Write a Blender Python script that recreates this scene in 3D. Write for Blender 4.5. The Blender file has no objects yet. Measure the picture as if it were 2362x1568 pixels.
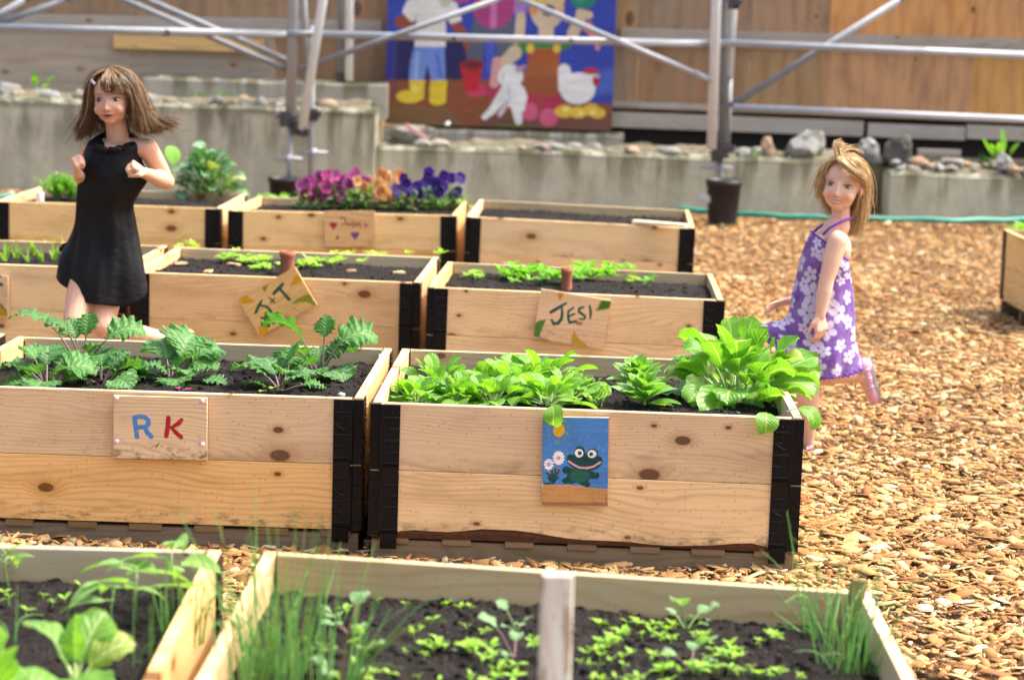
import bpy, math, random
import numpy as np
from mathutils import Vector, Matrix, Euler
R = math.radians
sc = bpy.context.scene
COL = sc.collection
# ------------------------------------------------------------------ camera numbers (solved from the beds' corners)
FPX, PIT, ROL, CH = 5205.5, R(8.0609), R(1.8015), 1.5285
def ray(px, py):
    X = px-1180.5; Y = py-784.0
    c, s = math.cos(-ROL), math.sin(-ROL)
    X, Y = c*X-s*Y, s*X+c*Y
    cp, sp = math.cos(PIT), math.sin(PIT)
    return np.array([X/FPX, cp+(-Y/FPX)*sp, -sp+(-Y/FPX)*cp])
def at(px, py, y):
    d = ray(px, py); p = d*(y/d[1]); p[2] += CH; return p
def gr(px, py, z=0.0):
    d = ray(px, py); p = d*((z-CH)/d[2]); p[2] += CH; return p
def lin(c):
    return tuple((v/12.92 if v <= .04045 else ((v+.055)/1.055)**2.4) for v in [x/255. for x in c])
# ------------------------------------------------------------------ object helpers
def tag(o, label=None, cat=None, group=None, kind=None):
    if label: o['label'] = label
    if cat: o['category'] = cat
    if group: o['group'] = group
    if kind: o['kind'] = kind
    return o
def empty(name, loc, rot=(0, 0, 0), label=None, cat=None, group=None):
    o = bpy.data.objects.new(name, None); COL.objects.link(o)
    o.location = loc; o.rotation_euler = rot; o.empty_display_size = .05
    return tag(o, label, cat, group)
def rotm(ax, ang): return np.array(Matrix.Rotation(ang, 3, ax))
class MB:
    def __init__(s): s.V = []; s.F = []; s.U = []; s.C = []; s.n = 0
    def add(s, V, F, U=None, C=None):
        V = np.asarray(V, float).reshape(-1, 3)
        s.V.append(V); s.F += [tuple(int(i)+s.n for i in f) for f in F]; s.n += len(V)
        s.U.append(np.zeros((len(V), 2)) if U is None else np.asarray(U, float))
        s.C.append(np.ones((len(V), 4)) if C is None else np.asarray(C, float))
    def box(s, c, size, M=None, C=None):
        h = np.array(size)/2.
        V = np.array([[x, y, z] for x in (-1, 1) for y in (-1, 1) for z in (-1, 1)])*h
        if M is not None: V = V@np.array(M).T
        s.add(V+np.array(c), [(0, 1, 3, 2), (4, 6, 7, 5), (0, 4, 5, 1), (2, 3, 7, 6), (0, 2, 6, 4), (1, 5, 7, 3)],
              C=None if C is None else np.tile(C, (8, 1)))
    def grid(s, P, U=None, C=None, closed=False):
        P = np.asarray(P); a, b = P.shape[:2]; F = []
        for i in range(a-1):
            for j in range(b if closed else b-1):
                k = (j+1) % b
                F.append((i*b+j, i*b+k, (i+1)*b+k, (i+1)*b+j))
        s.add(P.reshape(-1, 3), F, None if U is None else U.reshape(-1, 2), None if C is None else C.reshape(-1, 4))
    def tube(s, pts, rad, n=8, caps=True, C=None):
        pts = np.asarray(pts, float); m = len(pts)
        rad = np.full(m, rad) if np.isscalar(rad) else np.asarray(rad, float)
        T = np.gradient(pts, axis=0); T /= np.linalg.norm(T, axis=1)[:, None]+1e-12
        ref = np.array([0, 0, 1.]) if abs(T[0][2]) < .9 else np.array([1., 0, 0])
        N = np.cross(T[0], ref); N /= np.linalg.norm(N)
        V = []
        an = np.arange(n)*2*math.pi/n
        for i in range(m):
            N = N-T[i]*N.dot(T[i]); N /= np.linalg.norm(N)+1e-12
            B = np.cross(T[i], N)
            V.append(pts[i]+rad[i]*(np.cos(an)[:, None]*N+np.sin(an)[:, None]*B))
        V = np.concatenate(V); F = []
        for i in range(m-1):
            for j in range(n):
                k = (j+1) % n; F.append((i*n+j, i*n+k, (i+1)*n+k, (i+1)*n+j))
        if caps: F += [tuple(range(n))[::-1], tuple((m-1)*n+j for j in range(n))]
        s.add(V, F, C=None if C is None else np.tile(C, (len(V), 1)))
    def ell(s, c, r, M=None, nu=14, nv=9, C=None):
        th = np.linspace(0, math.pi, nv); ph = np.arange(nu)*2*math.pi/nu
        V = np.stack([np.outer(np.sin(th), np.cos(ph)), np.outer(np.sin(th), np.sin(ph)), np.outer(np.cos(th), np.ones(nu))], -1)*np.array(r)
        V = V.reshape(-1, 3)
        if M is not None: V = V@np.array(M).T
        F = []
        for i in range(nv-1):
            for j in range(nu):
                k = (j+1) % nu; F.append((i*nu+j, (i+1)*nu+j, (i+1)*nu+k, i*nu+k))
        s.add(V+np.array(c), F, C=None if C is None else np.tile(C, (len(V), 1)))
    def cap(s, p0, r0, p1, r1, n=14):
        s.ell(p0, (r0,)*3, nu=n, nv=9); s.ell(p1, (r1,)*3, nu=n, nv=9)
        s.tube([p0, p1], [r0, r1], n)
    def lathe(s, prof, c, n=24, M=None):
        an = np.arange(n)*2*math.pi/n
        P = np.array([[[r*math.cos(a), r*math.sin(a), z] for a in an] for r, z in prof])
        if M is not None: P = P@np.array(M).T
        s.grid(P+np.array(c), closed=True)
    def mesh(s, name, off=(0, 0, 0)):
        me = bpy.data.meshes.new(name)
        V = np.concatenate(s.V)-np.array(off)
        me.from_pydata(V.tolist(), [], s.F)
        li = np.empty(len(me.loops), np.int32); me.loops.foreach_get('vertex_index', li)
        U = np.concatenate(s.U)
        if U.any():
            uv = me.uv_layers.new(name='UVMap'); uv.data.foreach_set('uv', U[li].ravel().astype(np.float32))
        Cc = np.concatenate(s.C)
        if (Cc != 1).any():
            ca = me.color_attributes.new('Col', 'FLOAT_COLOR', 'POINT'); ca.data.foreach_set('color', Cc.ravel().astype(np.float32))
        return me
    def build(s, name, mat, parent=None, loc=(0, 0, 0), rot=(0, 0, 0), smooth=False, bevel=0, off=None):
        if off is None: off = (0, 0, 0)
        me = s.mesh(name, off)
        return link(name, me, mat, parent, loc, rot, smooth, bevel)
def link(name, me, mat=None, parent=None, loc=(0, 0, 0), rot=(0, 0, 0), smooth=False, bevel=0):
    if mat is not None and not me.materials: me.materials.append(mat)
    if smooth: me.polygons.foreach_set('use_smooth', [True]*len(me.polygons))
    o = bpy.data.objects.new(name, me); COL.objects.link(o); o.parent = parent
    o.location = loc; o.rotation_euler = rot
    if bevel:
        b = o.modifiers.new('bevel', 'BEVEL'); b.width = bevel; b.segments = 2; b.limit_method = 'ANGLE'; b.angle_limit = R(40)
        b.harden_normals = False
    return o
def wlink(mb, name, mat, root, smooth=False, bevel=0):
    """world-space builder data as a part of an unrotated root"""
    return mb.build(name, mat, root, smooth=smooth, bevel=bevel, off=tuple(root.location) if root else None)
# numpy value noise
def _h(ix, iy, s):
    n = (ix*374761393+iy*668265263+s*1442695041) & 0xffffffff
    n = ((n ^ (n >> 13))*1274126177) & 0xffffffff
    return ((n ^ (n >> 16)) & 0xffff)/65535.
def vnoise(x, y, s=0):
    x = np.asarray(x, float); y = np.asarray(y, float)
    ix = np.floor(x).astype(np.int64); iy = np.floor(y).astype(np.int64); fx = x-ix; fy = y-iy
    fx = fx*fx*(3-2*fx); fy = fy*fy*(3-2*fy)
    return (_h(ix, iy, s)*(1-fx)+_h(ix+1, iy, s)*fx)*(1-fy)+(_h(ix, iy+1, s)*(1-fx)+_h(ix+1, iy+1, s)*fx)*fy
def fbm(x, y, s=0, o=4):
    t = 0; a = .5
    for i in range(o): t = t+a*(vnoise(x*2**i, y*2**i, s+i*7)-.5); a *= .55
    return t
# ------------------------------------------------------------------ materials
class NT:
    def __init__(s, name):
        s.m = bpy.data.materials.new(name); s.m.use_nodes = True; s.t = s.m.node_tree; s.t.nodes.clear()
        s.out = s.n('ShaderNodeOutputMaterial')
    def n(s, ty, **kw):
        x = s.t.nodes.new(ty)
        for k, v in kw.items(): setattr(x, k, v)
        return x
    def l(s, a, b): s.t.links.new(a, b)
    def set(s, sock, v):
        if hasattr(v, 'links') or isinstance(v, bpy.types.NodeSocket): s.l(v, sock)
        elif isinstance(v, (tuple, list)) and len(v) == 3 and sock.type == 'RGBA': sock.default_value = (*v, 1)
        else: sock.default_value = v
    def math(s, op, a, b=0., c=None, clamp=False):
        x = s.n('ShaderNodeMath', operation=op, use_clamp=clamp); s.set(x.inputs[0], a); s.set(x.inputs[1], b)
        if c is not None: s.set(x.inputs[2], c)
        return x.outputs[0]
    def mix(s, f, a, b, bt='MIX'):
        x = s.n('ShaderNodeMix', data_type='RGBA', blend_type=bt, clamp_factor=True)
        s.set(x.inputs[0], f); s.set(x.inputs[6], a); s.set(x.inputs[7], b); return x.outputs[2]
    def noise(s, vec, scale, det=3, rough=.55, dist=0.):
        x = s.n('ShaderNodeTexNoise'); s.l(vec, x.inputs['Vector']); x.inputs['Scale'].default_value = scale
        x.inputs['Detail'].default_value = det; x.inputs['Roughness'].default_value = rough; x.inputs['Distortion'].default_value = dist
        return x.outputs['Fac']
    def vscale(s, vec, v):
        x = s.n('ShaderNodeVectorMath', operation='MULTIPLY'); s.l(vec, x.inputs[0]); x.inputs[1].default_value = v; return x.outputs[0]
    def ramp(s, f, a, b):
        x = s.n('ShaderNodeMapRange', clamp=True); x.interpolation_type = 'SMOOTHSTEP'
        s.set(x.inputs[0], f); x.inputs[1].default_value = a; x.inputs[2].default_value = b; return x.outputs[0]
    def coords(s, kind='Object', jitter=True):
        o = s.n('ShaderNodeTexCoord').outputs[kind]
        if not jitter: return o
        r = s.n('ShaderNodeObjectInfo').outputs['Random']
        c = s.n('ShaderNodeCombineXYZ'); s.l(s.math('MULTIPLY', r, 37.), c.inputs[0]); s.l(s.math('MULTIPLY', r, 11.3), c.inputs[2])
        a = s.n('ShaderNodeVectorMath', operation='ADD'); s.l(o, a.inputs[0]); s.l(c.outputs[0], a.inputs[1]); return a.outputs[0]
    def bump(s, h, st, d=.01):
        b = s.n('ShaderNodeBump'); s.l(h, b.inputs['Height']); b.inputs['Strength'].default_value = st; b.inputs['Distance'].default_value = d
        return b.outputs[0]
    def bsdf(s, col, rough=.7, spec=.3, metal=0., bump=None, sss=0., trans=None, coat=0.):
        p = s.n('ShaderNodeBsdfPrincipled'); s.set(p.inputs['Base Color'], col); s.set(p.inputs['Roughness'], rough)
        p.inputs['Specular IOR Level'].default_value = spec; s.set(p.inputs['Metallic'], metal)
        if coat: p.inputs['Coat Weight'].default_value = coat
        if sss:
            p.inputs['Subsurface Weight'].default_value = sss; p.inputs['Subsurface Radius'].default_value = (1, .35, .2); p.inputs['Subsurface Scale'].default_value = .012
        if bump is not None: s.l(bump, p.inputs['Normal'])
        o = p.outputs[0]
        if trans:
            t = s.n('ShaderNodeBsdfTranslucent'); s.set(t.inputs[0], trans[1])
            if bump is not None: s.l(bump, t.inputs['Normal'])
            m = s.n('ShaderNodeMixShader'); m.inputs[0].default_value = trans[0]; s.l(o, m.inputs[1]); s.l(t.outputs[0], m.inputs[2]); o = m.outputs[0]
        s.l(o, s.out.inputs[0]); return s.m
def plain(name, col, rough=.6, spec=.3, metal=0., var=.12, sc_=30, bump=.1):
    t = NT(name); c = t.coords(); f = t.noise(c, sc_, 4)
    col2 = t.mix(f, tuple(v*(1-var) for v in col), tuple(min(1, v*(1+var)) for v in col))
    return t.bsdf(col2, rough, spec, metal, t.bump(f, bump, .003))
def wood(name, base, grain, knot, rings=55, kn=.45, dirt=0., rough=.6, mottle=.18, axis='xz', gstr=.55, vcol=False, kscale=1., weather=None):
    """boards: local x is along the grain, z across"""
    t = NT(name); c = t.coords()
    sep = t.n('ShaderNodeSeparateXYZ'); t.l(c, sep.inputs[0])
    a, b = sep.outputs[{'x': 0, 'y': 1, 'z': 2}[axis[0]]], sep.outputs[{'x': 0, 'y': 1, 'z': 2}[axis[1]]]
    def vec(sx, sz):
        k = t.n('ShaderNodeCombineXYZ'); t.l(t.math('MULTIPLY', a, sx), k.inputs[0]); t.l(t.math('MULTIPLY', b, sz), k.inputs[2]); return k.outputs[0]
    v = t.n('ShaderNodeTexVoronoi', voronoi_dimensions='2D'); k2 = t.n('ShaderNodeCombineXYZ'); t.l(t.math('MULTIPLY', a, 4.6*kscale), k2.inputs[0]); t.l(t.math('MULTIPLY_ADD', b, 8.*kscale, t.math('MULTIPLY', t.n('ShaderNodeObjectInfo').outputs['Random'], 50.)), k2.inputs[1]); t.l(k2.outputs[0], v.inputs['Vector']); v.inputs['Scale'].default_value = 1
    d = v.outputs['Distance']; cs = t.n('ShaderNodeSeparateColor'); t.l(v.outputs['Color'], cs.inputs[0])
    has = t.ramp(cs.outputs[0], 1-kn, 1-kn+.02)
    sz = t.math('MULTIPLY_ADD', t.math('POWER', cs.outputs[1], 2.), .095, .035)
    kd = t.math('DIVIDE', d, sz)
    km = t.math('MULTIPLY', t.math('SUBTRACT', 1., t.ramp(kd, .85, 1.10)), has)
    halo = t.math('MULTIPLY', t.math('SUBTRACT', 1., t.ramp(kd, .6, 3.6)), has)
    n1 = t.noise(vec(1.1, 4.5), 1., 2, .45)
    n2 = t.noise(vec(3.2, 30.), 1., 2)
    r = t.math('ADD', t.math('MULTIPLY', b, rings), t.math('MULTIPLY', n1, rings*.26))
    r = t.math('ADD', r, t.math('MULTIPLY', halo, 1.6)); r = t.math('ADD', r, t.math('MULTIPLY', n2, .5))
    sn = t.math('SINE', t.math('MULTIPLY', r, 6.283))
    line = t.math('POWER', t.math('MULTIPLY_ADD', sn, .5, .5), 3.)
    amt = t.ramp(t.noise(vec(.9, 6.), 1.7, 2), .25, .75)
    fib = t.noise(vec(9., 420.), 1., 3, .6)
    col = t.mix(t.math('MULTIPLY', line, t.math('MULTIPLY_ADD', amt, gstr, gstr*.25)), base, grain)
    col = t.mix(t.math('MULTIPLY', t.ramp(fib, .4, .7), .28), col, grain)
    big = t.noise(vec(2.2, 9.), 1., 3)
    col = t.mix(t.math('MULTIPLY', t.ramp(big, .45, .75), mottle*2), col, tuple(g*.8 for g in grain))
    col = t.mix(t.math('MULTIPLY', t.ramp(t.noise(vec(5., 16.), 1., 4, .65), .56, .78), mottle*1.3), col, (.16, .13, .10))
    col = t.mix(t.math('MULTIPLY', halo, .62), col, (.50, .25, .085))
    col = t.mix(km, col, knot)
    v3 = t.n('ShaderNodeTexVoronoi', voronoi_dimensions='2D'); k3 = t.n('ShaderNodeCombineXYZ'); t.l(t.math('MULTIPLY', a, 13.*kscale), k3.inputs[0]); t.l(t.math('MULTIPLY', b, 19.*kscale), k3.inputs[1]); t.l(k3.outputs[0], v3.inputs['Vector']); c3 = t.n('ShaderNodeSeparateColor'); t.l(v3.outputs['Color'], c3.inputs[0])
    col = t.mix(t.math('MULTIPLY', t.math('SUBTRACT', 1., t.ramp(v3.outputs['Distance'], .05, .12)), t.ramp(c3.outputs[0], .92, .94)), col, knot)
    col = t.mix(t.math('MULTIPLY', t.math('MULTIPLY', t.math('SUBTRACT', 1., t.ramp(v3.outputs['Distance'], .05, .40)), t.ramp(c3.outputs[0], .92, .94)), .4), col, (.50, .25, .08))
    col = t.mix(t.math('MULTIPLY', t.math('SUBTRACT', 1., t.ramp(t.math('ABSOLUTE', t.math('SUBTRACT', kd, 1.)), .0, .35)), t.math('MULTIPLY', has, .55)), col, tuple(x*.5 for x in knot))
    sp = t.ramp(t.noise(vec(60., 90.), 1., 2), .73, .79)
    col = t.mix(t.math('MULTIPLY', sp, .4), col, (.10, .07, .05))
    if weather: col = t.mix(t.math('MULTIPLY', t.ramp(t.noise(vec(1.5, 7.), weather[2] if len(weather) > 2 else 1.3, 4, .6), .3 if len(weather) < 3 else .5, .7 if len(weather) < 3 else .6), weather[0]), col, weather[1])
    if dirt:
        g = t.n('ShaderNodeSeparateXYZ'); t.l(t.n('ShaderNodeTexCoord').outputs['Generated'], g.inputs[0])
        low = t.math('SUBTRACT', 1., t.ramp(g.outputs[2], .0, .42))
        dn = t.ramp(t.noise(vec(14., 38.), 1., 5, .7), .48, .68)
        col = t.mix(t.math('MULTIPLY', t.math('MULTIPLY', low, dn), dirt), col, (.10, .085, .045))
    # per-object tone
    oi = t.n('ShaderNodeObjectInfo').outputs['Random']
    hs = t.n('ShaderNodeHueSaturation'); t.l(col, hs.inputs['Color'])
    t.l(t.math('MULTIPLY_ADD', oi, .22, .89), hs.inputs['Value']); t.l(t.math('MULTIPLY_ADD', t.math('FRACT', t.math('MULTIPLY', oi, 7.7)), .3, .86), hs.inputs['Saturation'])
    t.l(t.math('MULTIPLY_ADD', t.math('FRACT', t.math('MULTIPLY', oi, 3.3)), .012, .498), hs.inputs['Hue'])
    col = hs.outputs[0]
    if vcol:
        at_ = t.n('ShaderNodeVertexColor', layer_name='Col')
        col = t.mix(t.math('MULTIPLY', at_.outputs['Alpha'], t.math('SUBTRACT', 1., t.math('MULTIPLY', t.ramp(t.noise(vec(12., 12.), 8., 3, .7), .60, .72), .5))), col, at_.outputs['Color'])
    h = t.math('ADD', t.math('MULTIPLY', line, .3), fib)
    return t.bsdf(col, rough, .25, 0, t.bump(h, .25, .002))
def leafmat(name, c1, c2, rib, back=.35, rough=.42, spec=.4, veins=True, uvrib=.05, veinf=9., bump=.6):
    t = NT(name)
    isl = t.n('ShaderNodeNewGeometry').outputs['Random Per Island']
    co = t.coords('Object', False)
    n = t.noise(co, 24, 3)
    col = t.mix(t.math('MULTIPLY_ADD', isl, .75, t.math('MULTIPLY', n, .3)), c1, c2)
    col = t.mix(t.math('MULTIPLY', t.ramp(isl, .90, .97), .45), col, (.50, .50, .09))
    bmp = None
    if veins:
        uv = t.n('ShaderNodeSeparateXYZ'); t.l(t.n('ShaderNodeTexCoord').outputs['UV'], uv.inputs[0])
        a = t.math('ABSOLUTE', t.math('SUBTRACT', uv.outputs[0], .5))
        m = t.math('SUBTRACT', 1., t.ramp(a, uvrib*.4, uvrib))
        w = t.math('SINE', t.math('MULTIPLY', t.math('SUBTRACT', uv.outputs[1], t.math('MULTIPLY', a, .7)), veinf*6.283))
        vv = t.math('POWER', t.math('MULTIPLY_ADD', w, .5, .5), 10.)
        f = t.math('MAXIMUM', t.math('MULTIPLY', m, .75), t.math('MULTIPLY', vv, .28))
        col = t.mix(f, col, rib)
        bmp = t.bump(t.math('ADD', t.math('MULTIPLY', w, .2), t.noise(co, 90, 3)), bump, .003)
    tr = t.mix(1., col, (1.5, 1.6, .55), 'MULTIPLY')
    return t.bsdf(col, rough, spec, 0, bmp, trans=(back, tr))
PINE = wood('pine_planks', (.81, .575, .305), (.55, .30, .11), (.17, .07, .022), dirt=.25, rings=75, kn=.46, gstr=.5, mottle=.26)
PINE_LOW = wood('pine_lower_planks', (.81, .545, .255), (.54, .28, .085), (.17, .07, .022), dirt=1., rings=62, kn=.42, gstr=.5, mottle=.26)
PINE_BACK = wood('dull_back_planks', (.60, .46, .29), (.42, .27, .13), (.16, .07, .03), rings=50, kn=.3, weather=(.5, (.44, .36, .23)))  # darker, duller pine for the back boards
PINE_SIGN = wood('sign_pine', (.74, .52, .29), (.50, .27, .10), (.12, .05, .02), rings=80, kn=.12, dirt=.9, vcol=True)
PINE_OLD = wood('grey_pallet_wood', (.27, .18, .10), (.16, .10, .05), (.05, .03, .02), rings=60, kn=.2, dirt=0, rough=.8)
BARK = plain('bark_edge', (.10, .045, .025), .9, .1, var=.5, sc_=60, bump=.8)
HINGE = plain('black_painted_steel', (.004, .0045, .007), .34, .20, var=.3, sc_=60, bump=.35)
STEEL = plain('galvanised_tube', (.40, .43, .47), .45, .4, 0, var=.2, sc_=12)
STEELD = plain('dull_grey_tube', (.25, .27, .30), .5, .4, 0, var=.25, sc_=12)
WHITEP = plain('white_tube', (.82, .90, .96), .4, .5, var=.05, sc_=10)
BLACKPL = plain('black_plastic', (.022, .021, .024), .5, .4, var=.3, sc_=20)
TERRA = plain('terracotta', (.36, .13, .075), .85, .2, var=.2, sc_=25)
HOSE = plain('teal_hose', (.035, .30, .22), .4, .5, var=.15, sc_=20)
STONE = None
def soilmat():
    t = NT('black_soil'); c = t.coords('Object', False)
    a = t.noise(c, 60, 6, .7); b = t.noise(c, 6, 3); v = t.n('ShaderNodeTexVoronoi'); t.l(c, v.inputs['Vector']); v.inputs['Scale'].default_value = 170
    col = t.mix(a, (.006, .005, .005), (.026, .021, .019)); col = t.mix(t.ramp(b, .4, .7), col, t.mix(a, (.009, .007, .006), (.038, .030, .025)))
    sp = t.ramp(t.noise(c, 170, 2), .66, .72); col = t.mix(t.math('MULTIPLY', sp, .8), col, (.22, .17, .12))
    return t.bsdf(col, .92, .2, 0, t.bump(t.math('ADD', a, t.math('MULTIPLY', v.outputs['Distance'], .6)), 1., .012))
SOIL = soilmat()
def chipmat():
    t = NT('cedar_chips'); isl = t.n('ShaderNodeNewGeometry').outputs['Random Per Island']
    cr = t.n('ShaderNodeValToRGB'); t.l(isl, cr.inputs[0]); e = cr.color_ramp.elements
    stops = [(0, (.16, .065, .025)), (.14, (.34, .16, .065)), (.35, (.52, .28, .12)), (.58, (.62, .38, .18)), (.8, (.72, .50, .27)), (.94, (.82, .68, .46)), (1, (.88, .80, .64))]
    e[0].position = 0; e[0].color = (*stops[0][1], 1); e[1].position = 1; e[1].color = (*stops[-1][1], 1)
    for p, cc in stops[1:-1]: x = e.new(p); x.color = (*cc, 1)
    co = t.coords('Object', False); n = t.noise(co, 160, 3, .6)
    big = t.noise(co, 1.3, 3)
    col = t.mix(t.math('MULTIPLY', n, .4), cr.outputs[0], (.30, .14, .06)); col = t.mix(t.math('MULTIPLY', t.ramp(big, .42, .72), .6), col, (.28, .15, .07))
    col = t.mix(1., col, (.80, .78, .66), 'MULTIPLY')
    return t.bsdf(col, .85, .2, 0, t.bump(n, .3, .002))
CHIP = chipmat()
def groundmat():
    t = NT('chip_litter'); co = t.coords('Object', False)
    v = t.n('ShaderNodeTexVoronoi'); w = t.n('ShaderNodeMapping'); t.l(co, w.inputs[0]); w.inputs['Scale'].default_value = (30, 55, 30); t.l(w.outputs[0], v.inputs['Vector'])
    s = t.n('ShaderNodeSeparateColor'); t.l(v.outputs['Color'], s.inputs[0])
    col = t.mix(s.outputs[0], (.26, .15, .07), (.50, .33, .17)); col = t.mix(t.ramp(v.outputs['Distance'], .3, .8), col, (.20, .11, .05))
    return t.bsdf(col, .85, .2, 0, t.bump(t.math('SUBTRACT', 1., v.outputs['Distance']), 1., .02))
GROUND = groundmat()
def concrete(name, base=(.62, .62, .48), moss=.8, top=.8):
    t = NT(name); c = t.coords(); sep = t.n('ShaderNodeSeparateXYZ'); t.l(c, sep.inputs[0])
    n = t.noise(c, 5, 7, .68); n2 = t.noise(c, 40, 4)
    k = t.n('ShaderNodeCombineXYZ'); t.l(t.math('MULTIPLY', sep.outputs[0], 4.), k.inputs[0]); t.l(t.math('MULTIPLY', sep.outputs[2], .7), k.inputs[2])
    st = t.noise(k.outputs[0], 1.3, 4, .55)
    col = t.mix(n, tuple(b*.50 for b in base), tuple(b*1.3 for b in base)); col = t.mix(t.math('MULTIPLY', n2, .3), col, (.22, .21, .18))
    g = t.n('ShaderNodeSeparateXYZ'); t.l(t.n('ShaderNodeTexCoord').outputs['Generated'], g.inputs[0])
    hi = t.ramp(g.outputs[2], .25, 1.)
    col = t.mix(t.math('MULTIPLY', t.math('MULTIPLY', t.ramp(st, .44, .58), t.math('MULTIPLY_ADD', hi, .8, .2)), moss), col, (.15, .14, .08))
    col = t.mix(t.math('MULTIPLY', t.math('MULTIPLY', t.ramp(g.outputs[2], .86, .98), t.ramp(n, .38, .55)), top), col, (.045, .048, .022))
    return t.bsdf(col, .9, .2, 0, t.bump(t.math('ADD', n, t.math('MULTIPLY', n2, .4)), .5, .02))
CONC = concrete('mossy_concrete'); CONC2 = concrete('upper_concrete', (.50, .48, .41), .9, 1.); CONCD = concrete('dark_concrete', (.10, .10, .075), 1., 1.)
def rockmat():
    t = NT('grey_rock'); c = t.coords(); n = t.noise(c, 9, 6, .65); o = t.n('ShaderNodeObjectInfo').outputs['Random']
    col = t.mix(n, (.13, .13, .125), (.42, .42, .39)); cc = t.n('ShaderNodeValToRGB'); t.l(o, cc.inputs[0]); e = cc.color_ramp.elements
    e[0].color = (.9, .9, .9, 1); e[1].color = (1.25, 1.15, 1., 1); x = e.new(.75); x.color = (1.25, .8, .55, 1); x = e.new(.6); x.color = (.95, .97, 1, 1)
    col = t.mix(1., col, cc.outputs[0], 'MULTIPLY'); mo = t.ramp(t.noise(c, 5, 3), .58, .7); col = t.mix(t.math('MULTIPLY', mo, .6), col, (.09, .11, .04))
    return t.bsdf(col, .85, .3, 0, t.bump(n, .6, .01))
ROCK = rockmat()
DARKROCK = plain('dark_rock', (.09, .09, .08), .9, .2, var=.6, sc_=14, bump=.6)
# ------------------------------------------------------------------ light, camera
SUN = Vector((.58, .10, .92)).normalized()
w = bpy.data.worlds.new('World'); sc.world = w; w.use_nodes = True
nt = w.node_tree; bg = nt.nodes['Background']; sky = nt.nodes.new('ShaderNodeTexSky'); sky.sky_type = 'NISHITA'; sky.sun_disc = False
sky.sun_elevation = math.asin(SUN.z); sky.sun_rotation = math.atan2(SUN.x, SUN.y); sky.air_density = 1.; sky.dust_density = 8.; sky.ozone_density = 1.
nt.links.new(sky.outputs[0], bg.inputs[0]); bg.inputs[1].default_value = .15
sl = bpy.data.lights.new('sun', 'SUN'); sl.energy = 2.1; sl.angle = R(2.2); sl.color = (1., .95, .87)
so = bpy.data.objects.new('sun', sl); COL.objects.link(so); so.rotation_euler = (-SUN).to_track_quat('-Z', 'Y').to_euler()
cam = bpy.data.cameras.new('camera'); co = bpy.data.objects.new('camera', cam); COL.objects.link(co); sc.camera = co
cam.lens = FPX/2361*36; cam.sensor_width = 36; cam.clip_end = 200; cam.clip_start = .1
Rv = Vector((1, 0, 0)); Fv = Vector((0, math.cos(PIT), -math.sin(PIT))); Uv = Vector((0, math.sin(PIT), math.cos(PIT)))
c_, s_ = math.cos(ROL), math.sin(ROL)
rc = c_*Rv+s_*Uv; uc = -s_*Rv+c_*Uv
co.matrix_world = Matrix(((rc.x, uc.x, -Fv.x, 0), (rc.y, uc.y, -Fv.y, 0), (rc.z, uc.z, -Fv.z, CH), (0, 0, 0, 1)))
cam.dof.use_dof = True; cam.dof.focus_distance = 6.38; cam.dof.aperture_fstop = 3.7; cam.dof.aperture_blades = 7
sc.view_settings.view_transform = 'Standard'; sc.view_settings.look = 'None'; sc.view_settings.exposure = EXPO = 1.38; sc.view_settings.gamma = 1
sc.render.engine = 'CYCLES'; sc.cycles.use_denoising = True; sc.cycles.max_bounces = 7; sc.cycles.transparent_max_bounces = 6
try: sc.cycles.denoiser = 'OPENIMAGEDENOISE'
except Exception: pass
# ------------------------------------------------------------------ ground
g = MB(); xs = np.linspace(-60, 60, 2); ys = np.linspace(-10, 110, 2)
g.add([(-60, -10, 0), (60, -10, 0), (60, 110, 0), (-60, 110, 0)], [(0, 1, 2, 3)])
tag(g.build('ground', GROUND), kind='structure')
W0, HC, T = 1.22, .38, .024
# x,y,yaw,w,d,ztop,slope along x,slope along y
BEDS = {
 'frog': (.215, 6.206, -.028, 1.202, 1.033, .458, -.001, .003), 'rk': (-1.031, 6.304, -.026, 1.23, 1.008, .455, .003, -.002),
 'rkl': (-2.30, 6.36, -.02, 1.22, 1.01, .455, 0, 0),
 'jt': (-.989, 9.268, -.047, 1.2, .95, .446, -.001, .010), 'jesi': (.243, 8.90, -.041, 1.176, 1.05, .461, -.009, -.010),
 'e': (-2.235, 9.39, -.03, 1.21, .98, .450, 0, 0),
 'plain': (.335, 11.953, -.045, 1.213, 1.08, .477, -.016, .006), 'pansy': (-.931, 12.10, -.035, 1.225, 1.05, .474, .010, -.008),
 'brass': (-2.215, 12.20, -.02, 1.225, 1.03, .470, 0, 0),
 'front': (.089, 3.298, -.017, 1.19, 1.02, .458, -.032, .007), 'frontl': (-1.155, 3.345, .018, 1.22, 1.02, .470, 0, 0),
 'right': (3.30, 11.42, .0, 1.22, 1.0, .47, 0, 0)}
SOILDROP = {'frog': .065, 'rk': .06, 'front': .074, 'frontl': .074, 'jt': .05, 'jesi': .05, 'plain': .055, 'pansy': .05, 'brass': .05, 'e': .055, 'right': .05, 'rkl': .06}
def bed_matrix(k):
    x, y, a, w_, d, zt, sx, sy = BEDS[k]
    return Matrix.Translation((x, y, 0))@Euler((sy, -sx, a)).to_matrix().to_4x4()
def hump(k, lx, ly):
    w_, d = BEDS[k][3], BEDS[k][4]; s = sum(map(ord, k))
    e = np.minimum(np.minimum(lx+w_/2, w_/2-lx), np.minimum(ly, d-ly))
    return .018*np.clip(e/.2, 0, 1)+.030*fbm(lx*5+50, ly*5+50, s, 3)
def soilw(k, x, y):
    M = bed_matrix(k).inverted(); p = M@Vector((x, y, 0)); zt = BEDS[k][5]-SOILDROP[k]
    z = zt+float(hump(k, np.array(p.x), np.array(p.y)))
    return (bed_matrix(k)@Vector((p.x, p.y, z))).z
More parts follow.
